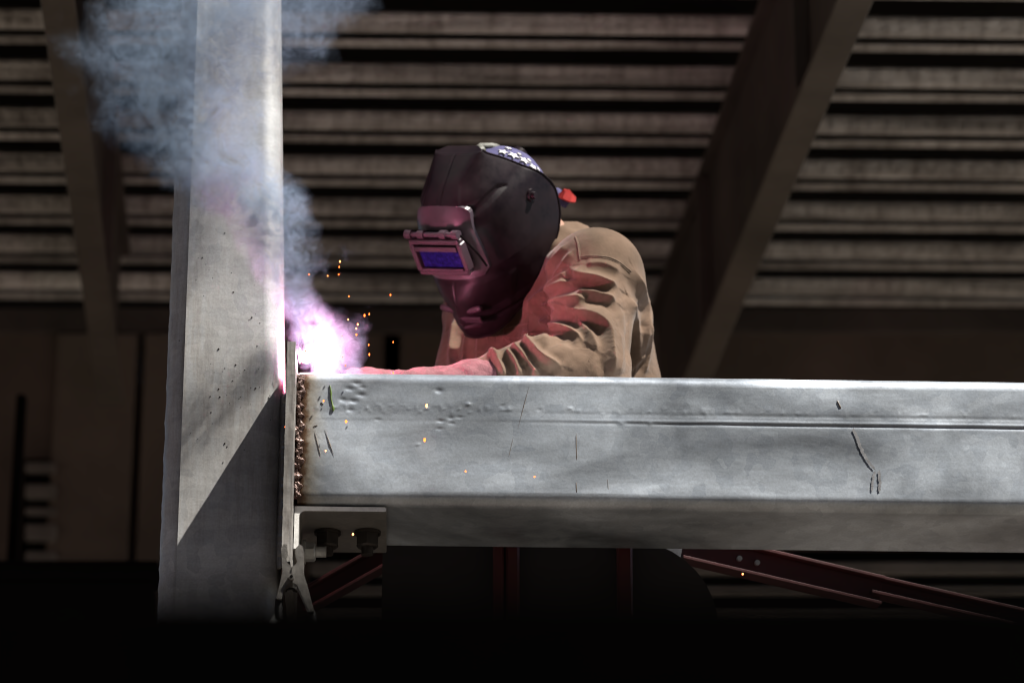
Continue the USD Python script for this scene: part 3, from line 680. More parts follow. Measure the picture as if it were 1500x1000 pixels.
# body: one continuous surface
neck = hl(-0.05, 0, -0.07)
body = [(SCALP, 0.093, hl(0.02, 0, -0.045), 0.070), (hl(0.055, 0, -0.03), 0.028, hl(0.06, 0, -0.085), 0.030), (hl(0.085, 0, 0.0), 0.012, hl(0.105, 0, -0.03), 0.014),
        (hl(-0.02, 0.075, -0.01), 0.016, hl(-0.025, 0.088, 0.012), 0.014), (hl(-0.02, -0.075, -0.01), 0.016, hl(-0.025, -0.088, 0.012), 0.014),
        (hl(-0.055, 0, -0.03), 0.062, NB, 0.062), (NB, 0.06, SL, 0.055), (NB, 0.06, SR, 0.055), (CH, 0.095, WA, 0.095), (CH2, 0.075, WA, 0.09), (SL, 0.055, CH, 0.08), (SR, 0.055, CH2, 0.07), (WA, 0.10, HP, 0.11),
        (SL, 0.055, EL, 0.042), (EL, 0.042, WL, 0.032), (WL, 0.032, HLw, 0.028), (SR, 0.055, ER, 0.042), (ER, 0.042, WR, 0.032), (WR, 0.032, HRw, 0.028),
        (hipl, 0.085, kneel, 0.055), (kneel, 0.055, ankl, 0.04), (hipr, 0.085, kneer, 0.055), (kneer, 0.055, ankr, 0.04), (HP, 0.10, hipl, 0.085), (HP, 0.10, hipr, 0.085),
        (ankl, 0.035, ankl + [-0.15, -0.02, -0.055], 0.028), (ankr, 0.035, ankr + [-0.15, 0, -0.055], 0.028)]
body += hand_bones(HLw, fl_, ul_, sl_) + hand_bones(HRw, fr_, ur_, sr_)
obj("body", sdf_mesh(body, 0.008, 0.018), SKIN, man, True)

# shirt
shirt_bones = [(SL, 0.079, NB, 0.070), (NB, 0.070, SR, 0.070), (SL, 0.078, at(885, 470, 5.46), 0.090), (CH, 0.115, WA, 0.120), (at(880, 480, 5.53), 0.088, at(900, 660, 5.58), 0.112), (CH2, 0.095, at(800, 660, 5.58), 0.11),
               (SR, 0.075, CH2, 0.09), (WA, 0.120, HP, 0.128), (SL, 0.078, EL, 0.070), (EL, 0.072, at(790, 551, 5.275), 0.064), (at(790, 551, 5.275), 0.064, at(732, 556, 5.26), 0.052), (SR, 0.072, ER, 0.062), (ER, 0.062, WR + (ER - WR) * 0.2, 0.050)]
sh = sdf_mesh(shirt_bones, 0.0042, 0.030)
trimesh.smoothing.filter_taubin(sh, iterations=6)
pp = proj(sh.vertices[sh.faces].mean(1))
nrm = sh.face_normals
vis = (nrm @ F_ < 0.25) & (pp[:, 1] < 575)
sh = sh.subdivide(face_index=np.where(vis)[0])
sh.merge_vertices()
v = np.array(sh.vertices); n = np.array(sh.vertex_normals); q = proj(v)
facing = np.clip((-(n @ F_) + 0.15) / 0.5, 0, 1) * np.clip((600 - q[:, 1]) / 20, 0, 1)
z7 = lambda pts: np.array(pts, float) / 4.346 + [700, 330]
def polydist(q, P):
    best = np.full(len(q), 1e9); side = np.zeros(len(q)); tt = np.zeros(len(q))
    seg = np.linalg.norm(np.diff(P, axis=0), axis=1); cum = np.r_[0, np.cumsum(seg)]
    for i in range(len(P) - 1):
        d = P[i + 1] - P[i]; t = np.clip(((q - P[i]) @ d) / (d @ d), 0, 1); e = q - P[i] - t[:, None] * d
        dist = np.linalg.norm(e, axis=1); s = d[0] * e[:, 1] - d[1] * e[:, 0]
        m = dist < best; best[m] = dist[m]; side[m] = np.sign(s[m]); tt[m] = ((cum[i] + t * seg[i]) / cum[-1])[m]
    return best * side, tt
def smooth_line(P, n=24):
    P = np.asarray(P, float)
    for _ in range(3):
        Q = np.empty((2 * len(P) - 2, 2)); Q[0::2] = P[:-1] * 0.75 + P[1:] * 0.25; Q[1::2] = P[:-1] * 0.25 + P[1:] * 0.75
        P = np.vstack([P[:1], Q, P[-1:]])
    return P
# crest lines: points, height (mm), half width below the crest and above it (px): a fold hangs over below its crest
folds = [([(335, 545), (420, 440), (520, 380), (650, 352)], 12, 7, 10), ([(600, 283), (650, 322), (760, 332), (880, 400)], 11, 8, 14), ([(400, 527), (480, 495), (600, 484), (690, 482)], 13, 8, 10),
         ([(640, 446), (700, 443), (800, 452), (870, 492)], 11, 7, 12), ([(450, 582), (530, 547), (505, 512)], 9, 6, 8), ([(500, 508), (560, 532), (680, 560), (780, 600), (828, 660), (842, 800), (856, 950)], 14, 9, 15),
         ([(395, 598), (430, 626), (520, 640), (590, 668), (670, 728)], 14, 8, 11), ([(300, 712), (345, 674), (430, 724), (520, 652)], 12, 7, 9), ([(292, 716), (365, 800), (440, 862), (520, 890)], 13, 8, 11),
         ([(220, 762), (270, 800), (330, 880), (380, 950)], 11, 6, 9), ([(180, 798), (240, 860), (270, 950)], 10, 6, 8), ([(60, 812), (105, 808), (140, 880), (168, 950)], 10, 6, 8), ([(640, 600), (720, 690), (760, 775), (745, 800)], 9, 9, 12),
         ([(962, 470), (1000, 560), (1008, 660), (1000, 780), (998, 890)], 11, 6, 13), ([(995, 290), (1060, 440), (1082, 560), (1050, 690), (1000, 900)], 9, 8, 9), ([(1075, 600), (1070, 720), (1055, 950)], 7, 5, 7), ([(1110, 480), (1150, 660), (1195, 950)], 5, 5, 7),
         ([(560, 300), (500, 360), (440, 415)], 7, 5, 6), ([(600, 170), (540, 250), (480, 330)], 5, 4, 5), ([(560, 130), (500, 210), (440, 300)], 5, 4, 5), ([(690, 250), (800, 240), (900, 300)], 5, 8, 14), ([(880, 690), (900, 800), (890, 950)], 5, 10, 12)]
folds += [([(470, 150), (400, 290), (330, 430), (250, 560)], 7, 6, 8), ([(520, 120), (450, 260), (370, 420), (300, 560)], 7, 6, 8), ([(300, 520), (230, 610), (140, 700)], 5, 5, 7)]
zs_ = lambda P: [((x - 700) * 4.346, (y - 330) * 4.346) for x, y in P]
folds += [(zs_([(650, 455), (640, 500), (636, 545)]), 8, 5, 6), (zs_([(668, 470), (662, 505), (660, 545)]), 8, 5, 6), (zs_([(686, 490), (680, 515), (678, 545)]), 7, 5, 5), (zs_([(705, 490), (702, 520), (700, 545)]), 5, 5, 5)]
valleys = [([(640, 405), (740, 372), (835, 425)], 9, 9), ([(560, 540), (660, 585), (760, 640), (800, 720)], 9, 10), ([(480, 600), (560, 630), (650, 690), (690, 745)], 8, 8), ([(370, 770), (450, 800), (540, 880)], 10, 9), ([(1020, 480), (1060, 560), (1035, 680)], 8, 8), ([(580, 310), (620, 335), (560, 370)], 7, 7), ([(330, 690), (420, 700)], 6, 5), ([(120, 830), (170, 880), (200, 950)], 7, 6), ([(300, 860), (350, 920)], 6, 6), ([(620, 745), (700, 800), (760, 850)], 4, 12), ([(930, 560), (950, 700), (930, 850)], 4, 12)]
disp = np.zeros(len(v))
for P, hgt, w0, w1 in folds:
    d, t = polydist(q, smooth_line(z7(P)))
    w = np.where(d > 0, w0, w1) * 0.68
    env = np.clip(np.minimum(t, 1 - t) * 6 + 0.25, 0, 1)
    ad = np.abs(d)
    disp += hgt * 0.001 * env * (np.exp(-(ad / w) ** 1.15) - 0.35 * np.exp(-((d - w0 * 1.7) / (w0 * 0.9)) ** 2))
for P, hgt, w in valleys:
    d, t = polydist(q, smooth_line(z7(P)))
    disp -= 0.6 * hgt * 0.001 * np.clip(np.minimum(t, 1 - t) * 5, 0, 1) * np.exp(-(d / w) ** 2)
disp = np.clip(disp * 1.2, -0.020, 0.024)
nz = np.stack([v[:, 0] * 14, v[:, 1] * 14, v[:, 2] * 14], 1)
disp = disp * facing + 0.007 * (meshkit.fbm(nz, 3, 31) - 0.5) * (1 - 0.5 * facing) * np.clip((q[:, 1] - 352) / 60, 0.15, 1)
sh.vertices = v + n * disp[:, None]
v2 = np.array(sh.vertices)
ax_ = np.stack([v2 @ np.array([0.75, 0.1, 0.65]) * 26, v2 @ np.array([-0.65, 0, 0.75]) * 75, v2[:, 1] * 40], 1)
cr_ = 1 - np.abs(2 * meshkit.fbm(ax_, 3, 61) - 1) * 2.4
sh.vertices = v2 + np.array(sh.vertex_normals) * (0.0008 * np.clip(cr_, -0.4, 1) * facing * np.clip((q[:, 1] - 395) / 70, 0.08, 1))[:, None]
shirt = obj("shirt", sh, CLOTH, man, True)
# seams, pocket, collar, placket, lifted from the shirt's own surface
from scipy.spatial import cKDTree
sv = np.array(sh.vertices); sn = np.array(sh.vertex_normals); sq = proj(sv); fr = np.where(sn @ F_ < -0.05)[0]; tree = cKDTree(sq[fr])
depth_ = sv @ F_
def on_shirt(px, py, o=0.0):
    dd, ii = tree.query((px, py), k=16); ii = fr[ii]
    ii = ii[depth_[ii] < depth_[ii].min() + 0.03]
    return sv[ii].mean(0) + sn[ii].mean(0) * o
SEAM = simple("seam_thread", (0.17, 0.115, 0.08), 0.9, 0, 0.3, 80)
def seam(P, r, o=0.0005, name="seam"):
    S = smooth_line(z7(P)); S = S[np.linspace(0, len(S) - 1, 40).astype(int)]
    pts = np.array([on_shirt(*s, o) for s in S]); k = np.array([1, 2, 3, 2, 1]) / 9.0
    pad = np.vstack([pts[:1]] * 2 + [pts] + [pts[-1:]] * 2); pts = np.stack([np.convolve(pad[:, c], k, "valid") for c in range(3)], 1)
    obj(name, tube(pts, r, 6), SEAM, shirt, True)
seam([(620, 75), (640, 130), (648, 220)], 0.0011); seam([(650, 200), (760, 190), (880, 215), (975, 295)], 0.0012); seam([(645, 210), (760, 200), (880, 226), (970, 306)], 0.0008)
seam([(628, 78), (648, 130), (656, 220)], 0.0007)
seam([(165, 655), (230, 640), (325, 625)], 0.0011); seam([(165, 655), (162, 735)], 0.0009); seam([(180, 716), (250, 722), (320, 690)], 0.0007); seam([(320, 560), (318, 690)], 0.0009)
seam([(62, 690), (64, 750)], 0.0014); seam([(110, 665), (109, 745)], 0.0008)
# collar: a folded band round the neck
cc = hl(-0.085, 0.0, -0.05)
ring = []
nd = (NB - neck); nd /= np.linalg.norm(nd); c0 = neck + nd * 0.090
e1 = np.cross(nd, [0, 0, 1]); e1 /= np.linalg.norm(e1); e2 = np.cross(nd, e1)
colr = []
for off, rad in ((-0.020, 0.062), (-0.024, 0.067), (0.006, 0.084), (0.030, 0.097), (0.029, 0.092), (0.0, 0.072)):
    t = np.linspace(0, 2 * np.pi, 64, endpoint=False)
    wob = 1 + 0.05 * np.sin(5 * t + off * 90) + 0.02 * np.sin(11 * t)
    colr.append(c0 + nd * off + rad * wob[:, None] * (np.cos(t)[:, None] * e1 + np.sin(t)[:, None] * e2))
colr.append(colr[0])
obj("collar", loft(colr, False), CLOTH, shirt, 50)

# gloves
gl = [(WL + (HLw - WL) * -0.12, 0.050, WL + (HLw - WL) * 0.5, 0.044), (WL + (HLw - WL) * 0.5, 0.044, HLw, 0.036)] + hand_bones(HLw, fl_, ul_, sl_, 0.005)
g1 = sdf_mesh(gl, 0.003, 0.008); v = np.array(g1.vertices)
g1.vertices = v + np.array(g1.vertex_normals) * (0.008 * (meshkit.fbm(v * 45, 3, 17) - 0.5))[:, None]
obj("glove", g1, LEATHER, man, True, "near work glove with a long cuff resting on the beam")
gl = [(WR + (HRw - WR) * -0.2, 0.048, HRw, 0.035)] + hand_bones(HRw, fr_, ur_, sr_, 0.005)
g2 = sdf_mesh(gl, 0.003, 0.008); v = np.array(g2.vertices)
g2.vertices = v + np.array(g2.vertex_normals) * (0.008 * (meshkit.fbm(v * 45, 3, 18) - 0.5))[:, None]
obj("glove", g2, LEATHER, man, True, "far work glove half hidden behind the beam")
obj("trousers", sdf_mesh([(WA + (HP - WA) * 0.75, 0.116, HP, 0.118), (HP, 0.112, hipl, 0.10), (HP, 0.112, hipr, 0.10), (hipl, 0.10, kneel, 0.072), (kneel, 0.072, ankl, 0.062), (hipr, 0.10, kneer, 0.072), (kneer, 0.072, ankr, 0.062)], 0.008, 0.03), DENIM, man, True)
for ak, dx in ((ankl, -0.02), (ankr, 0.0)):
    obj("boot", sdf_mesh([(ak + [0, 0, 0.05], 0.054, ak + [0, 0, -0.03], 0.052), (ak + [0.02, 0, -0.045], 0.042, ak + [-0.17, dx, -0.052], 0.040)], 0.006, 0.02, clip=lambda X: (FL + 0.001) - X[..., 2]), BOOT, man, True)
hb = [(SCALP + Hd * -0.012, 0.093, hl(-0.072, 0, -0.028), 0.070)]
obj("hair", sdf_mesh(hb, 0.004, 0.01, clip=lambda X: ((X - hl(-0.03, 0, 0)) @ Hd) + 0.0), HAIR, man, True)

# welding helmet
us = [0.134, 0.129, 0.106, 0.070, 0.029, -0.009, -0.044, -0.077, -0.104, -0.134, -0.158, -0.174, -0.186, -0.193]
rimf = [0.009, 0.007, -0.014, -0.044, -0.075, -0.088, -0.081, -0.062, -0.033, 0.011, 0.050, 0.084, 0.116, 0.136]
wid = [0.056, 0.060, 0.073, 0.091, 0.105, 0.109, 0.110, 0.108, 0.103, 0.095, 0.081, 0.066, 0.048, 0.030]
uf = [0.134, 0.115, 0.10, 0.072, 0.03, -0.05, -0.11, -0.150, -0.180, -0.193]
frf = [0.022, 0.060, 0.085, 0.118, 0.134, 0.141, 0.163, 0.167, 0.157, 0.147]
from scipy.interpolate import PchipInterpolator as PI_
fu = lambda X, Yv: PI_(np.array(X)[::-1], np.array(Yv)[::-1])
rim_i, wid_i, fr_i = fu(us, rimf), fu(us, wid), fu(uf, frf)
NU, NT = 200, 241
ug = np.linspace(-0.193, 0.134, NU); tg = np.linspace(-np.pi / 2, np.pi / 2, NT)
Ug, Tg = np.meshgrid(ug, tg, indexing="ij")
ex = 2 / np.clip(2.9 - 1.6 * np.clip((-0.055 - Ug) / 0.09, 0, 1), 1.48, 2.9)
fr2 = rim_i(Ug) + (fr_i(Ug) - rim_i(Ug)) * np.abs(np.cos(Tg)) ** ex
sd2 = wid_i(Ug) * np.sign(np.sin(Tg)) * np.abs(np.sin(Tg)) ** ex
# pressed panels with crisp edges on both temples, a step above the chin
ta = np.abs(Tg)
base3 = proj(hl(fr2, sd2, Ug))
from shapely import points as shp_points, Polygon as ShPoly
def panel(poly, h, soft):
    pg = ShPoly(np.array(poly, float) / 3.45 + [580, 210]); ptx = shp_points(base3[..., 0], base3[..., 1])
    d = pg.exterior.distance(ptx) * np.where(pg.contains(ptx), 1, -1)
    d = np.where(Tg > 0, d, -99); d = np.maximum(d, d[:, ::-1])
    t = np.clip(d / soft * 0.5 + 0.5, 0, 1)
    return h * t * t * (3 - 2 * t)
off = panel([(446, 20), (352, 200), (333, 300), (334, 385), (375, 398), (440, 372), (520, 300), (590, 215), (660, 140), (720, 60), (600, 0)], -0.0040, 13) \
    + panel([(352, 330), (345, 376), (400, 366), (470, 312), (560, 215), (520, 215), (430, 290)], -0.0045, 4) \
    + panel([(200, -60), (436, 30), (322, 210), (318, 400), (345, 480), (0, 480), (-60, 200)], 0.0022, 3) \
    + panel([(-100, 760), (440, 690), (600, 640), (560, 1200), (-100, 1200)], 0.0025, 5) - 0.004 * np.exp(-((Ug + 0.156) / 0.004) ** 2)
ctr_f = rim_i(Ug) * 0.6
nf, ns = np.cos(Tg), np.sin(Tg)
fr2 = fr2 + off * nf; sd2 = sd2 + off * ns
outer = hl(fr2, sd2, Ug); 
fi, si = fr2 - 0.004 * nf, sd2 - 0.004 * ns
inner = hl(fi, si, Ug - 0.0)
def gridf(nu, nt, o=0, flip=False):
    i, j = np.meshgrid(np.arange(nu - 1), np.arange(nt - 1), indexing="ij"); a = o + i * nt + j
    f = np.vstack([np.stack([a, a + 1, a + nt + 1], -1).reshape(-1, 3), np.stack([a, a + nt + 1, a + nt], -1).reshape(-1, 3)])
    return f[:, ::-1] if flip else f
vo = np.vstack([outer.reshape(-1, 3), inner.reshape(-1, 3)]); N = NU * NT
fo = [gridf(NU, NT), gridf(NU, NT, N, True)]
edge = list(range(0, NT)) + [i * NT + NT - 1 for i in range(1, NU)] + [(NU - 1) * NT + j for j in range(NT - 2, -1, -1)] + [i * NT for i in range(NU - 2, 0, -1)]
edge = np.array(edge); e2_ = np.roll(edge, -1)
fo += [np.stack([edge, edge + N, e2_ + N], -1), np.stack([edge, e2_ + N, e2_], -1)]
shell = trimesh.Trimesh(vo, np.vstack(fo), process=False)
# top lid that closes the crown between the front edge and the rim
lidrows = []
for k in np.linspace(0, 1, 8):
    f_ = fr2[-1] * (1 - k) + (rim_i(0.13) - 0.012) * k; s_ = sd2[-1] * (1 - 0.35 * k)
    lidrows.append(hl(f_, s_, 0.133 + 0.002 * math.sin(k * math.pi * 0.5) + np.zeros(NT)))
lid = trimesh.Trimesh(np.vstack(lidrows), gridf(8, NT), process=False)
rimt = tube(np.vstack([outer[:, -1][::-1], outer[0, ::-1][1:-1], outer[:, 0]]), 0.0018, 8)
helm = obj("welding_helmet", cat_(shell, lid, rimt), HOOD, man, 40, "scuffed dark welding hood with a flip up window, lit pink from below")
def hbox(f, s, u, size, ch, m, name, ang=0.0):
    M = np.eye(4); M[:3, 0] = Hd; M[:3, 1] = Hs; M[:3, 2] = Hu
    if ang: M = M @ trimesh.transformations.rotation_matrix(ang, [0, 1, 0])
    b = cbox((0, 0, 0), size, ch, M); b.apply_translation(hl(f, s, u)); return obj(name, b, m, helm, 30)
# raised boss round the window: arched top, wide foot
bp = []
for t in np.linspace(0, 180, 17): bp.append((0.060 * np.sign(math.cos(math.radians(t))) * abs(math.cos(math.radians(t))) ** 0.75, 0.050 + 0.024 * math.sin(math.radians(t)) ** 0.75))
bp += [(-0.066, -0.005), (-0.070, -0.050), (-0.062, -0.060), (0.062, -0.060), (0.070, -0.050), (0.066, -0.005)]
bpoly = Polygon(bp).buffer(0.006).buffer(-0.003)
bm = trimesh.creation.extrude_polygon(bpoly, 0.03, engine="earcut").subdivide_to_size(0.008)
vb = np.array(bm.vertices); ss, uu, dd = vb[:, 0], vb[:, 1], vb[:, 2]
wv = np.clip(np.abs(ss) / np.maximum(wid_i(np.clip(uu, -0.19, 0.13)), 1e-3), 0, 0.98)
ex = 2 / np.clip(2.9 - 1.6 * np.clip((-0.055 - uu) / 0.09, 0, 1), 1.48, 2.9)
surf = rim_i(np.clip(uu, -0.19, 0.13)) + (fr_i(np.clip(uu, -0.19, 0.13)) - rim_i(np.clip(uu, -0.19, 0.13))) * (1 - wv ** (2 / ex)) ** (ex / 2)
bm.vertices = hl(surf - 0.006 + dd * (0.40 - 0.10 * np.clip((uu - 0.03) / 0.04, 0, 1)), ss, uu)
if bm.volume < 0: bm.invert()
obj("front_boss", bm, BOSS, helm, 35)
# flip up lens box
WF = 0.152
for (s, u, sz) in ((0, 0.026, (0.020, 0.116, 0.010)), (0, -0.040, (0.020, 0.116, 0.009)), (0.0555, -0.007, (0.020, 0.010, 0.058)), (-0.0555, -0.007, (0.020, 0.010, 0.058))):
    hbox(WF + 0.004, s, u, sz, 0.002, BOSS, "window_frame")
hbox(WF + 0.012, 0, 0.012, (0.006, 0.098, 0.010), 0.001, BOSS, "window_lip")
hbox(WF + 0.012, 0, -0.0325, (0.006, 0.098, 0.004), 0.001, BOSS, "window_lip")
hbox(WF - 0.004, 0, -0.007, (0.012, 0.1, 0.056), 0.001, BLACK, "window_back")
LENS = mat("blue_lens", {"g": ("geometry", {}), "n": ("noise_texture", {"scale": 130, "detail": 5, "roughness": 0.75}), "r": ("rgb_ramp", {"ramp": [(0.35, (0.006, 0.004, 0.07)), (0.58, (0.018, 0.012, 0.16)), (0.72, (0.09, 0.07, 0.26))]}),
    "p": ("principled_bsdf", {"roughness": 0.18, "metallic": 0.35, "coat_weight": 0.4})}, [("g.position", "n.vector"), ("n.fac", "r.fac"), ("r.color", "p.base_color")])
hbox(WF + 0.0065, 0, -0.012, (0.003, 0.092, 0.036), 0.001, LENS, "lens")
obj("hinge_bar", cyl(hl(WF + 0.006, -0.062, 0.040), hl(WF + 0.006, 0.058, 0.040), 0.0048, 16), BOSS, helm, 30)
for s in (-0.056, -0.026, 0.026, 0.054): obj("hinge_knuckle", cyl(hl(WF + 0.006, s - 0.007, 0.040), hl(WF + 0.006, s + 0.007, 0.040), 0.0085, 16), BOSS, helm, 30)
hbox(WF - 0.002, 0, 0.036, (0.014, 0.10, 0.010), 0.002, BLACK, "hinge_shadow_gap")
# spring wire clip beside the lens box
obj("wire_clip", tube([hl(WF + 0.002, 0.060, 0.036), hl(WF + 0.001, 0.070, 0.020), hl(WF - 0.010, 0.076, -0.012), hl(WF - 0.016, 0.080, -0.040)], 0.0022, 8), BLACK, helm, True)
# label plate on the chin
hbox(float(fr_i(-0.142)) - 0.0015, 0.022, -0.142, (0.005, 0.050, 0.013), 0.001, BOSS, "chin_plate", 0.25)
obj("chin_ridge", tube([hl(float(fr_i(-0.118)) - 0.010 + 0.003 * math.cos(t * 1.5), 0.046 * t, -0.128 + 0.006 * t * t) for t in np.linspace(-1, 1, 15)], 0.006, 10), BOSS, helm, True)
# pivot knob on the near side
kf, ks, ku = -0.020, float(wid_i(0.018)) - 0.004, 0.018
obj("pivot_knob", cat_(cyl(hl(kf, ks, ku), hl(kf, ks + 0.006, ku), 0.0135, 24, 0.012), cyl(hl(kf, ks + 0.006, ku), hl(kf, ks + 0.013, ku), 0.0075, 18, 0.0062)), HOOD, helm, 30)
obj("pivot_knob", cat_(cyl(hl(kf, -ks, ku), hl(kf, -ks - 0.006, ku), 0.0135, 24, 0.012)), HOOD, helm, 30)
STRAP = simple("grey_strap", (0.14, 0.14, 0.12), 0.6, 0, 0.4, 60, 0.3, 200)
obj("crown_strap", tube([hl(-0.030 + 0.100 * math.cos(math.radians(a)) * 0.85, 0.012 * math.sin(a), 0.006 + 0.100 * math.sin(math.radians(a))) for a in range(40, 150, 8)], 0.008, 8), STRAP, helm, True)
obj("rear_knob", cat_(cyl(hl(-0.108, 0.03, 0.052), hl(-0.118, 0.03, 0.054), 0.016, 20)), HOOD, helm, 30)

# bandana on the head with white stars, its knot behind
NAVY = simple("navy_bandana", (0.075, 0.070, 0.17), 0.9, 0, 0.3, 40, 0.3, 300)
WHITE = simple("white_cotton", (0.62, 0.61, 0.62), 0.9, 0, 0.1, 40)
REDC = simple("red_cotton", (0.50, 0.03, 0.025), 0.85, 0, 0.3, 50, 0.3, 300)
bc = SCALP + Hd * -0.006
ban = sdf_mesh([(bc, 0.0985, bc - Hd * 0.014, 0.0985)], 0.004, 0.01, clip=lambda X: -(((X - bc) @ Hu) + 0.030 + 0.25 * ((X - bc) @ Hd)))
v = np.array(ban.vertices); ban.vertices = v + np.array(ban.vertex_normals) * (0.005 * (meshkit.fbm(v * 30, 3, 41) - 0.5))[:, None]
bandana = obj("bandana", ban, NAVY, man, True, "dark blue bandana with white stars tied behind the head")
bv = np.array(ban.vertices); bf = np.where(np.array(ban.vertex_normals) @ F_ < 0.05)[0]; bt = cKDTree(proj(bv[bf])); R0 = None
for px, py, r in ((737, 224, 0.011), (752, 229, 0.0125), (767, 236, 0.012), (780, 246, 0.012), (791, 257, 0.011), (760, 227, 0.006), (774, 236, 0.007), (787, 248, 0.006), (744, 219, 0.008), (800, 268, 0.008)):
    dd_, ii_ = bt.query((px, py), k=6); p_ = bv[bf[ii_]].mean(0)
    nn_ = (p_ - bc) / np.linalg.norm(p_ - bc); e1 = np.cross(nn_, [0.2, 0.3, 0.9]); e1 /= np.linalg.norm(e1); e2 = np.cross(nn_, e1); a0 = rng.random() * 6
    pts = [p_ + nn_ * 0.0035]
    for k in range(10):
        t = a0 + k * math.pi / 5; rr_ = r if k % 2 == 0 else r * 0.42; w = p_ + rr_ * (math.cos(t) * e1 + math.sin(t) * e2); w = bc + (w - bc) / np.linalg.norm(w - bc) * (np.linalg.norm(p_ - bc) + 0.0028); pts.append(w)
    pts += [w - (w - bc) * 0.05 for w in pts[1:]]
    f_ = [[0, 1 + k, 1 + (k + 1) % 10] for k in range(10)] + [x for k in range(10) for x in ([1 + k, 11 + k, 11 + (k + 1) % 10], [1 + k, 11 + (k + 1) % 10, 1 + (k + 1) % 10])]
    obj("star", trimesh.Trimesh(pts, f_, process=False), WHITE, bandana, False)
kn = at(818, 287, 5.60)
def ribbon(P, w, th=0.003):
    P = np.array(P); rings = []
    for i in range(len(P)):
        tdir = P[min(i + 1, len(P) - 1)] - P[max(i - 1, 0)]; tdir /= np.linalg.norm(tdir); s = np.cross(tdir, [0, 1, 0.0]); s /= np.linalg.norm(s); y = np.cross(tdir, s)
        rings.append(np.array([P[i] + s * w[i] + y * th, P[i] + s * w[i] - y * th, P[i] - s * w[i] - y * th, P[i] - s * w[i] + y * th]))
    return loft(rings)
obj("knot", sdf_mesh([(at(815, 284, 5.58), 0.012, at(820, 290, 5.575), 0.010)], 0.002, 0.004), NAVY, bandana, True)
obj("bandana_tail", ribbon([at(812, 285, 5.575), at(820, 290, 5.57), at(828, 297, 5.568), at(832, 300, 5.57)], [0.006, 0.010, 0.010, 0.008]), NAVY, bandana, 30)
obj("bandana_tail", ribbon([at(818, 287, 5.57), at(827, 286, 5.56), at(836, 290, 5.562), at(842, 293, 5.57)], [0.004, 0.009, 0.009, 0.005]), REDC, bandana, 30, "red end of the bandana")
obj("bandana_tail", ribbon([at(822, 284, 5.57), at(827, 279, 5.565), at(833, 280, 5.565), at(839, 288, 5.57)], [0.002, 0.003, 0.0025, 0.0015]), REDC, bandana, 30, "red loop of the bandana")

# ------------------------------------------------------------------ electrode holder, arc, sparks, smoke
ARC = at(449, 524, Y0 + 0.085)
grip = HLw + fl_ * 0.09 - ul_ * 0.03
tip = ARC + np.array([0.012, 0, 0.006])
eh = thing("electrode_holder", "black welding electrode holder held by the near glove at the beam top", "welding tool")
dv = (tip - grip) / np.linalg.norm(tip - grip)
obj("holder_grip", tube([grip - dv * 0.12, grip - dv * 0.02, grip + dv * 0.03], [0.013, 0.013, 0.011], 14), RUB, eh, 40)
obj("electrode", cyl(grip + dv * 0.03, tip, 0.002, 10), DARK_BOLT, eh, 40)
obj("cable", tube([grip - dv * 0.12, grip - dv * 0.2 + [0.02, 0.10, -0.02], grip + [0.25, 0.20, -0.30], grip + [0.30, 0.22, -0.7]], 0.008, 10), RUB, eh, True)
ARCM = mat("arc_glow", {"e": ("emission", {"color": (1.0, 0.74, 0.90), "strength": 420.0})}, [], surface="e.emission")
PINK_FILLM = mat("pink_fill_glow", {"e": ("emission", {"color": (1.0, 0.15, 0.32), "strength": 1500.0})}, [], surface="e.emission")
arc_t = thing("welding_arc", "blinding white welding arc at the top of the plate", "welding arc")
am = trimesh.creation.icosphere(3, 0.008); am.vertices *= [1.3, 1, 1.15]; am.apply_translation(ARC)
obj("arc_core", am, ARCM, arc_t, True)
pc_ = np.array([frame(px1_, ARC[1], 0)[0] + 0.0012, ARC[1], ARC[2] + 0.004])
pool = trimesh.creation.icosphere(2, 0.012); pool.vertices *= [0.10, 0.9, 1.1]; pool.apply_translation(pc_)
obj("pink_fill_pool", pool, PINK_FILLM, arc_t, True)  # weld pool glow, added to throw pink light on the welder
SPARK = mat("spark_glow", {"e": ("emission", {"color": (1.0, 0.16, 0.03), "strength": 2.6})}, [], surface="e.emission")
SPARKH = mat("hot_spark_glow", {"e": ("emission", {"color": (1.0, 0.26, 0.08), "strength": 5.0})}, [], surface="e.emission")
air = [(522, 481), (540, 505), (541, 519), (524, 475), (534, 462), (541, 460), (498, 383), (497, 391), (511, 434), (480, 404), (572, 432), (501, 492), (489, 510), (502, 523), (506, 535), (472, 493), (496, 402), (453, 402), (510, 468), (522, 490)]
air.append((576, 501))
onb = [(625, 594, "tiny orange spark on the beam face just below the near glove"), (474, 587, "tiny orange spark just left of the green paint run on the beam"), (507, 617, "tiny orange spark right below the green paint run on the beam"),
       (477, 660, "tiny orange spark among the dark scratches at the left end of the beam"), (682, 690, "bright orange spark low on the beam face under the welder's hood"), (783, 698, "bright orange spark low on the beam face, rightmost of those on it"),
       (517, 782, "orange spark hanging between the two bolts of the angle bracket"), (418, 625, "small orange spark on the front edge of the upright plate"), (622, 644, "faint orange spark in the middle of the beam face left of the welder"),
       (1088, 840, "orange spark below the beam beside the right red brace"), (580, 948, "lone orange spark in the black at the very bottom"), (576, 546, "orange spark on the top edge of the beam at the glove's fingertips")]
apart = {(498, 383): "topmost orange spark, high above the glove", (480, 404): "orange spark alone beside the column's right edge above the arc", (453, 402): "orange spark nearest the column, in the edge of the smoke", (572, 432): "lone orange spark right of the others, below the hood's window", (576, 501): "orange spark in the air right above the near glove", (511, 434): "orange spark between the topmost pair and the cluster near the arc"}
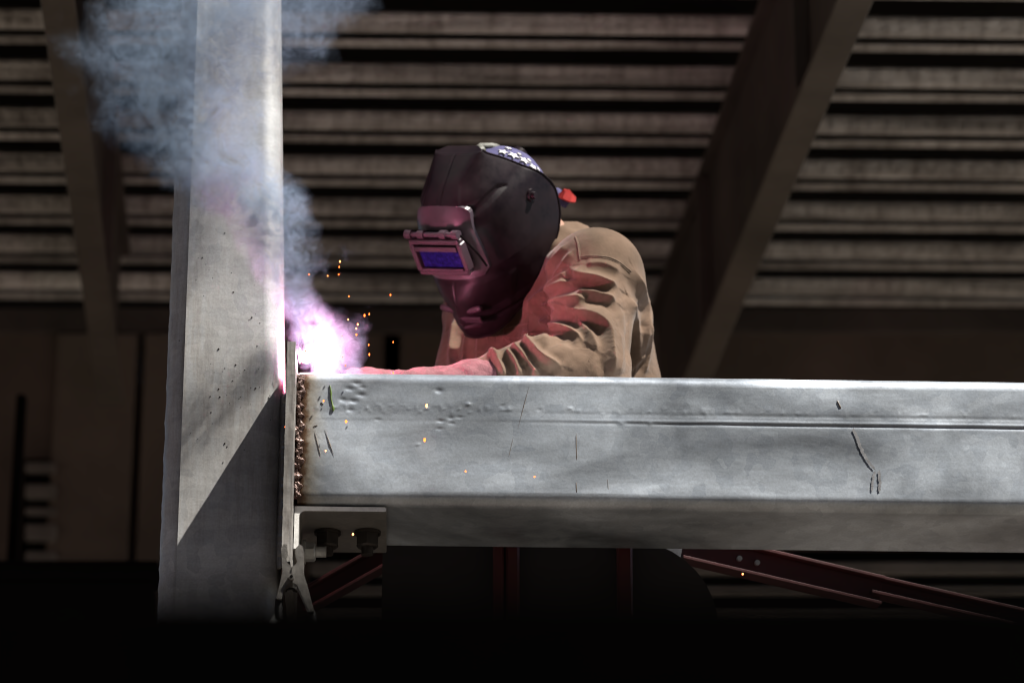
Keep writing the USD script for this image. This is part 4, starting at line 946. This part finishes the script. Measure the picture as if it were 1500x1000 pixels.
for lst, gp, Ysp in ((air, "glowing sparks in the air beside the arc", 5.0), (onb, "glowing sparks falling in front of the beam", 4.93)):
    for i, (px, py, *lb) in enumerate(lst):
        r = (0.0013 if lst is air else 0.0019) * (0.75 + 0.6 * rng.random())
        m = trimesh.creation.icosphere(2, r); m.vertices *= [0.85, 0.85, 1.0 + 0.7 * rng.random()]; m.apply_translation(at(px, py, Ysp + 0.04 * rng.random()))
        obj("spark", m, SPARKH if i % 3 == 0 else SPARK, None, True, lb[0] if lb else apart.get((px, py), "tiny glowing orange spark in the loose cluster right of the arc"), "spark", gp)

# smoke: one cloud that leans left as it rises
def zpx(py, Y=5.0): return at(400, py, Y)[2]
tab = [(548, 462, 30, 1.6, 5.11), (525, 464, 42, 1.15, 5.11), (490, 470, 62, 0.85, 5.10), (440, 460, 78, 0.8, 5.05), (390, 425, 98, 0.75, 4.98), (340, 385, 116, 0.85, 4.93), (290, 335, 128, 0.75, 4.92), (230, 275, 175, 0.56, 4.93), (160, 258, 218, 0.52, 4.93), (90, 305, 250, 0.42, 4.93), (20, 345, 295, 0.36, 4.93), (-60, 355, 320, 0.3, 4.93)]
Z0, Z1 = zpx(548), zpx(-60)
ramp = []
for py, xc, r, amp, yc in sorted(tab, key=lambda t: -t[0]):
    ramp.append(((zpx(py) - Z0) / (Z1 - Z0), ((at(xc, py, 5.0)[0] + 1) / 2, r / 852.0, amp / 3.0)))
rampy = [((zpx(py) - Z0) / (Z1 - Z0), ((yc - 4.5),) * 3) for py, xc, r, amp, yc in sorted(tab, key=lambda t: -t[0])]
N_ = {"g": ("geometry", {}), "s": ("separate_xyz", {}), "t": ("map_range", {"from_min": Z0, "from_max": Z1, "to_min": 0, "to_max": 1, "clamp": True}),
      "ra": ("rgb_ramp", {"ramp": ramp}), "ry": ("rgb_ramp", {"ramp": rampy}), "c": ("separate_color", {}), "cy": ("separate_color", {}),
      "wn": ("noise_texture", {"scale": 5.5, "detail": 3}), "wsub": ("mix", {"mix_type": "subtract", "fac": 1.0, "color2": (0.5, 0.5, 0.5)}), "wmul": ("mix", {"mix_type": "multiply", "fac": 1.0, "color2": (0.22, 0.22, 0.22)}), "wpos": ("mix", {"mix_type": "add", "fac": 1.0}), "s2": ("separate_xyz", {}),
      "xc": ("math", {"math_type": "multiply_add", "value2": 2.0, "value3": -1.0}), "dx": ("math", {"math_type": "subtract"}), "dxr": ("math", {"math_type": "divide"}), "dx2": ("math", {"math_type": "multiply"}),
      "yc": ("math", {"math_type": "add", "value2": 4.5}), "dy": ("math", {"math_type": "subtract"}), "ryr": ("math", {"math_type": "multiply_add", "value2": 0.28, "value3": 0.03}), "dyr": ("math", {"math_type": "divide"}), "dy2": ("math", {"math_type": "multiply"}),
      "d2": ("math", {"math_type": "add"}), "d": ("math", {"math_type": "sqrt"}), "fall": ("map_range", {"range_type": "smoothstep", "from_min": 1.0, "from_max": 0.0, "to_min": 0.0, "to_max": 1.0, "clamp": True}),
      "mp": ("mapping", {"scale": (1.0, 0.7, 1.0), "rotation": (0, 0.6, 0)}), "n1": ("noise_texture", {"scale": 10.0, "detail": 8, "roughness": 0.62, "distortion": 0.5}),
      "n2": ("noise_texture", {"scale": 42.0, "detail": 7, "roughness": 0.7, "distortion": 1.2}),
      "a1": ("math", {"math_type": "multiply_add", "value2": 0.85, "value3": -0.66}), "a2": ("math", {"math_type": "add"}), "cl": ("clamp", {"min": 0.0, "max": 1.0}), "pw": ("math", {"math_type": "power", "value2": 1.25}),
      "m2": ("map_range", {"from_min": 0.35, "from_max": 0.65, "to_min": 0.05, "to_max": 2.2, "clamp": True}), "n3": ("noise_texture", {"scale": 15.0, "detail": 6, "roughness": 0.6, "distortion": 1.8}), "n3a": ("math", {"math_type": "multiply_add", "value2": 2.0, "value3": -1.0}), "n3b": ("math", {"math_type": "absolute"}), "n3c": ("map_range", {"from_min": 0.0, "from_max": 0.32, "to_min": 1.9, "to_max": 0.25, "clamp": True}), "m3": ("math", {"math_type": "multiply"}),
      "mm": ("math", {"math_type": "multiply"}), "mk": ("math", {"math_type": "multiply"}), "k": ("math", {"math_type": "multiply", "value2": 3.0 * 33.0}),
      "v": ("principled_volume", {"color": (0.58, 0.75, 1.0), "anisotropy": 0.1})}
L = [("g.position", "s.vector"), ("s.z", "t.value"), ("t.result", "ra.fac"), ("t.result", "ry.fac"), ("ra.color", "c.color"), ("ry.color", "cy.color"),
     ("g.position", "wn.vector"), ("wn.color", "wsub.color1"), ("wsub.color", "wmul.color1"), ("g.position", "wpos.color1"), ("wmul.color", "wpos.color2"), ("wpos.color", "s2.vector"),
     ("c.r", "xc.value1"), ("s2.x", "dx.value1"), ("xc.value", "dx.value2"), ("dx.value", "dxr.value1"), ("c.g", "dxr.value2"), ("dxr.value", "dx2.value1"), ("dxr.value", "dx2.value2"),
     ("cy.r", "yc.value1"), ("s.y", "dy.value1"), ("yc.value", "dy.value2"), ("c.g", "ryr.value1"), ("dy.value", "dyr.value1"), ("ryr.value", "dyr.value2"), ("dyr.value", "dy2.value1"), ("dyr.value", "dy2.value2"),
     ("dx2.value", "d2.value1"), ("dy2.value", "d2.value2"), ("d2.value", "d.value1"), ("d.value", "fall.value"),
     ("g.position", "mp.vector"), ("mp.vector", "n1.vector"), ("mp.vector", "n2.vector"), ("fall.result", "a1.value1"), ("n1.fac", "a2.value1"), ("a1.value", "a2.value2"), ("a2.value", "cl.value"), ("cl.result", "pw.value1"),
     ("n2.fac", "m2.value"), ("mp.vector", "n3.vector"), ("n3.fac", "n3a.value1"), ("n3a.value", "n3b.value1"), ("n3b.value", "n3c.value"), ("pw.value", "m3.value1"), ("n3c.result", "m3.value2"), ("m3.value", "mm.value1"), ("m2.result", "mm.value2"), ("mm.value", "mk.value1"), ("c.b", "mk.value2"), ("mk.value", "k.value1"), ("k.value", "v.density")]
SMOKE = usdkit.material(stage, "/World/Looks/smoke_look", N_, L, volume="v.volume")
rings = []
for py, xc, r, amp, yc in sorted(tab, key=lambda t: -t[0]):
    c = at(xc, py, 5.0); R = r / 852.0 * 1.0 + 0.035; Ry = r / 852.0 * 0.28 + 0.03
    t = np.arange(28) * 2 * np.pi / 28
    rings.append(np.stack([c[0] + R * np.cos(t), yc + Ry * np.sin(t), np.full(28, c[2])], 1))
obj("smoke", loft(rings), SMOKE, None, False, "pale blue welding smoke drifting up and left across the column", "smoke", kind="stuff")
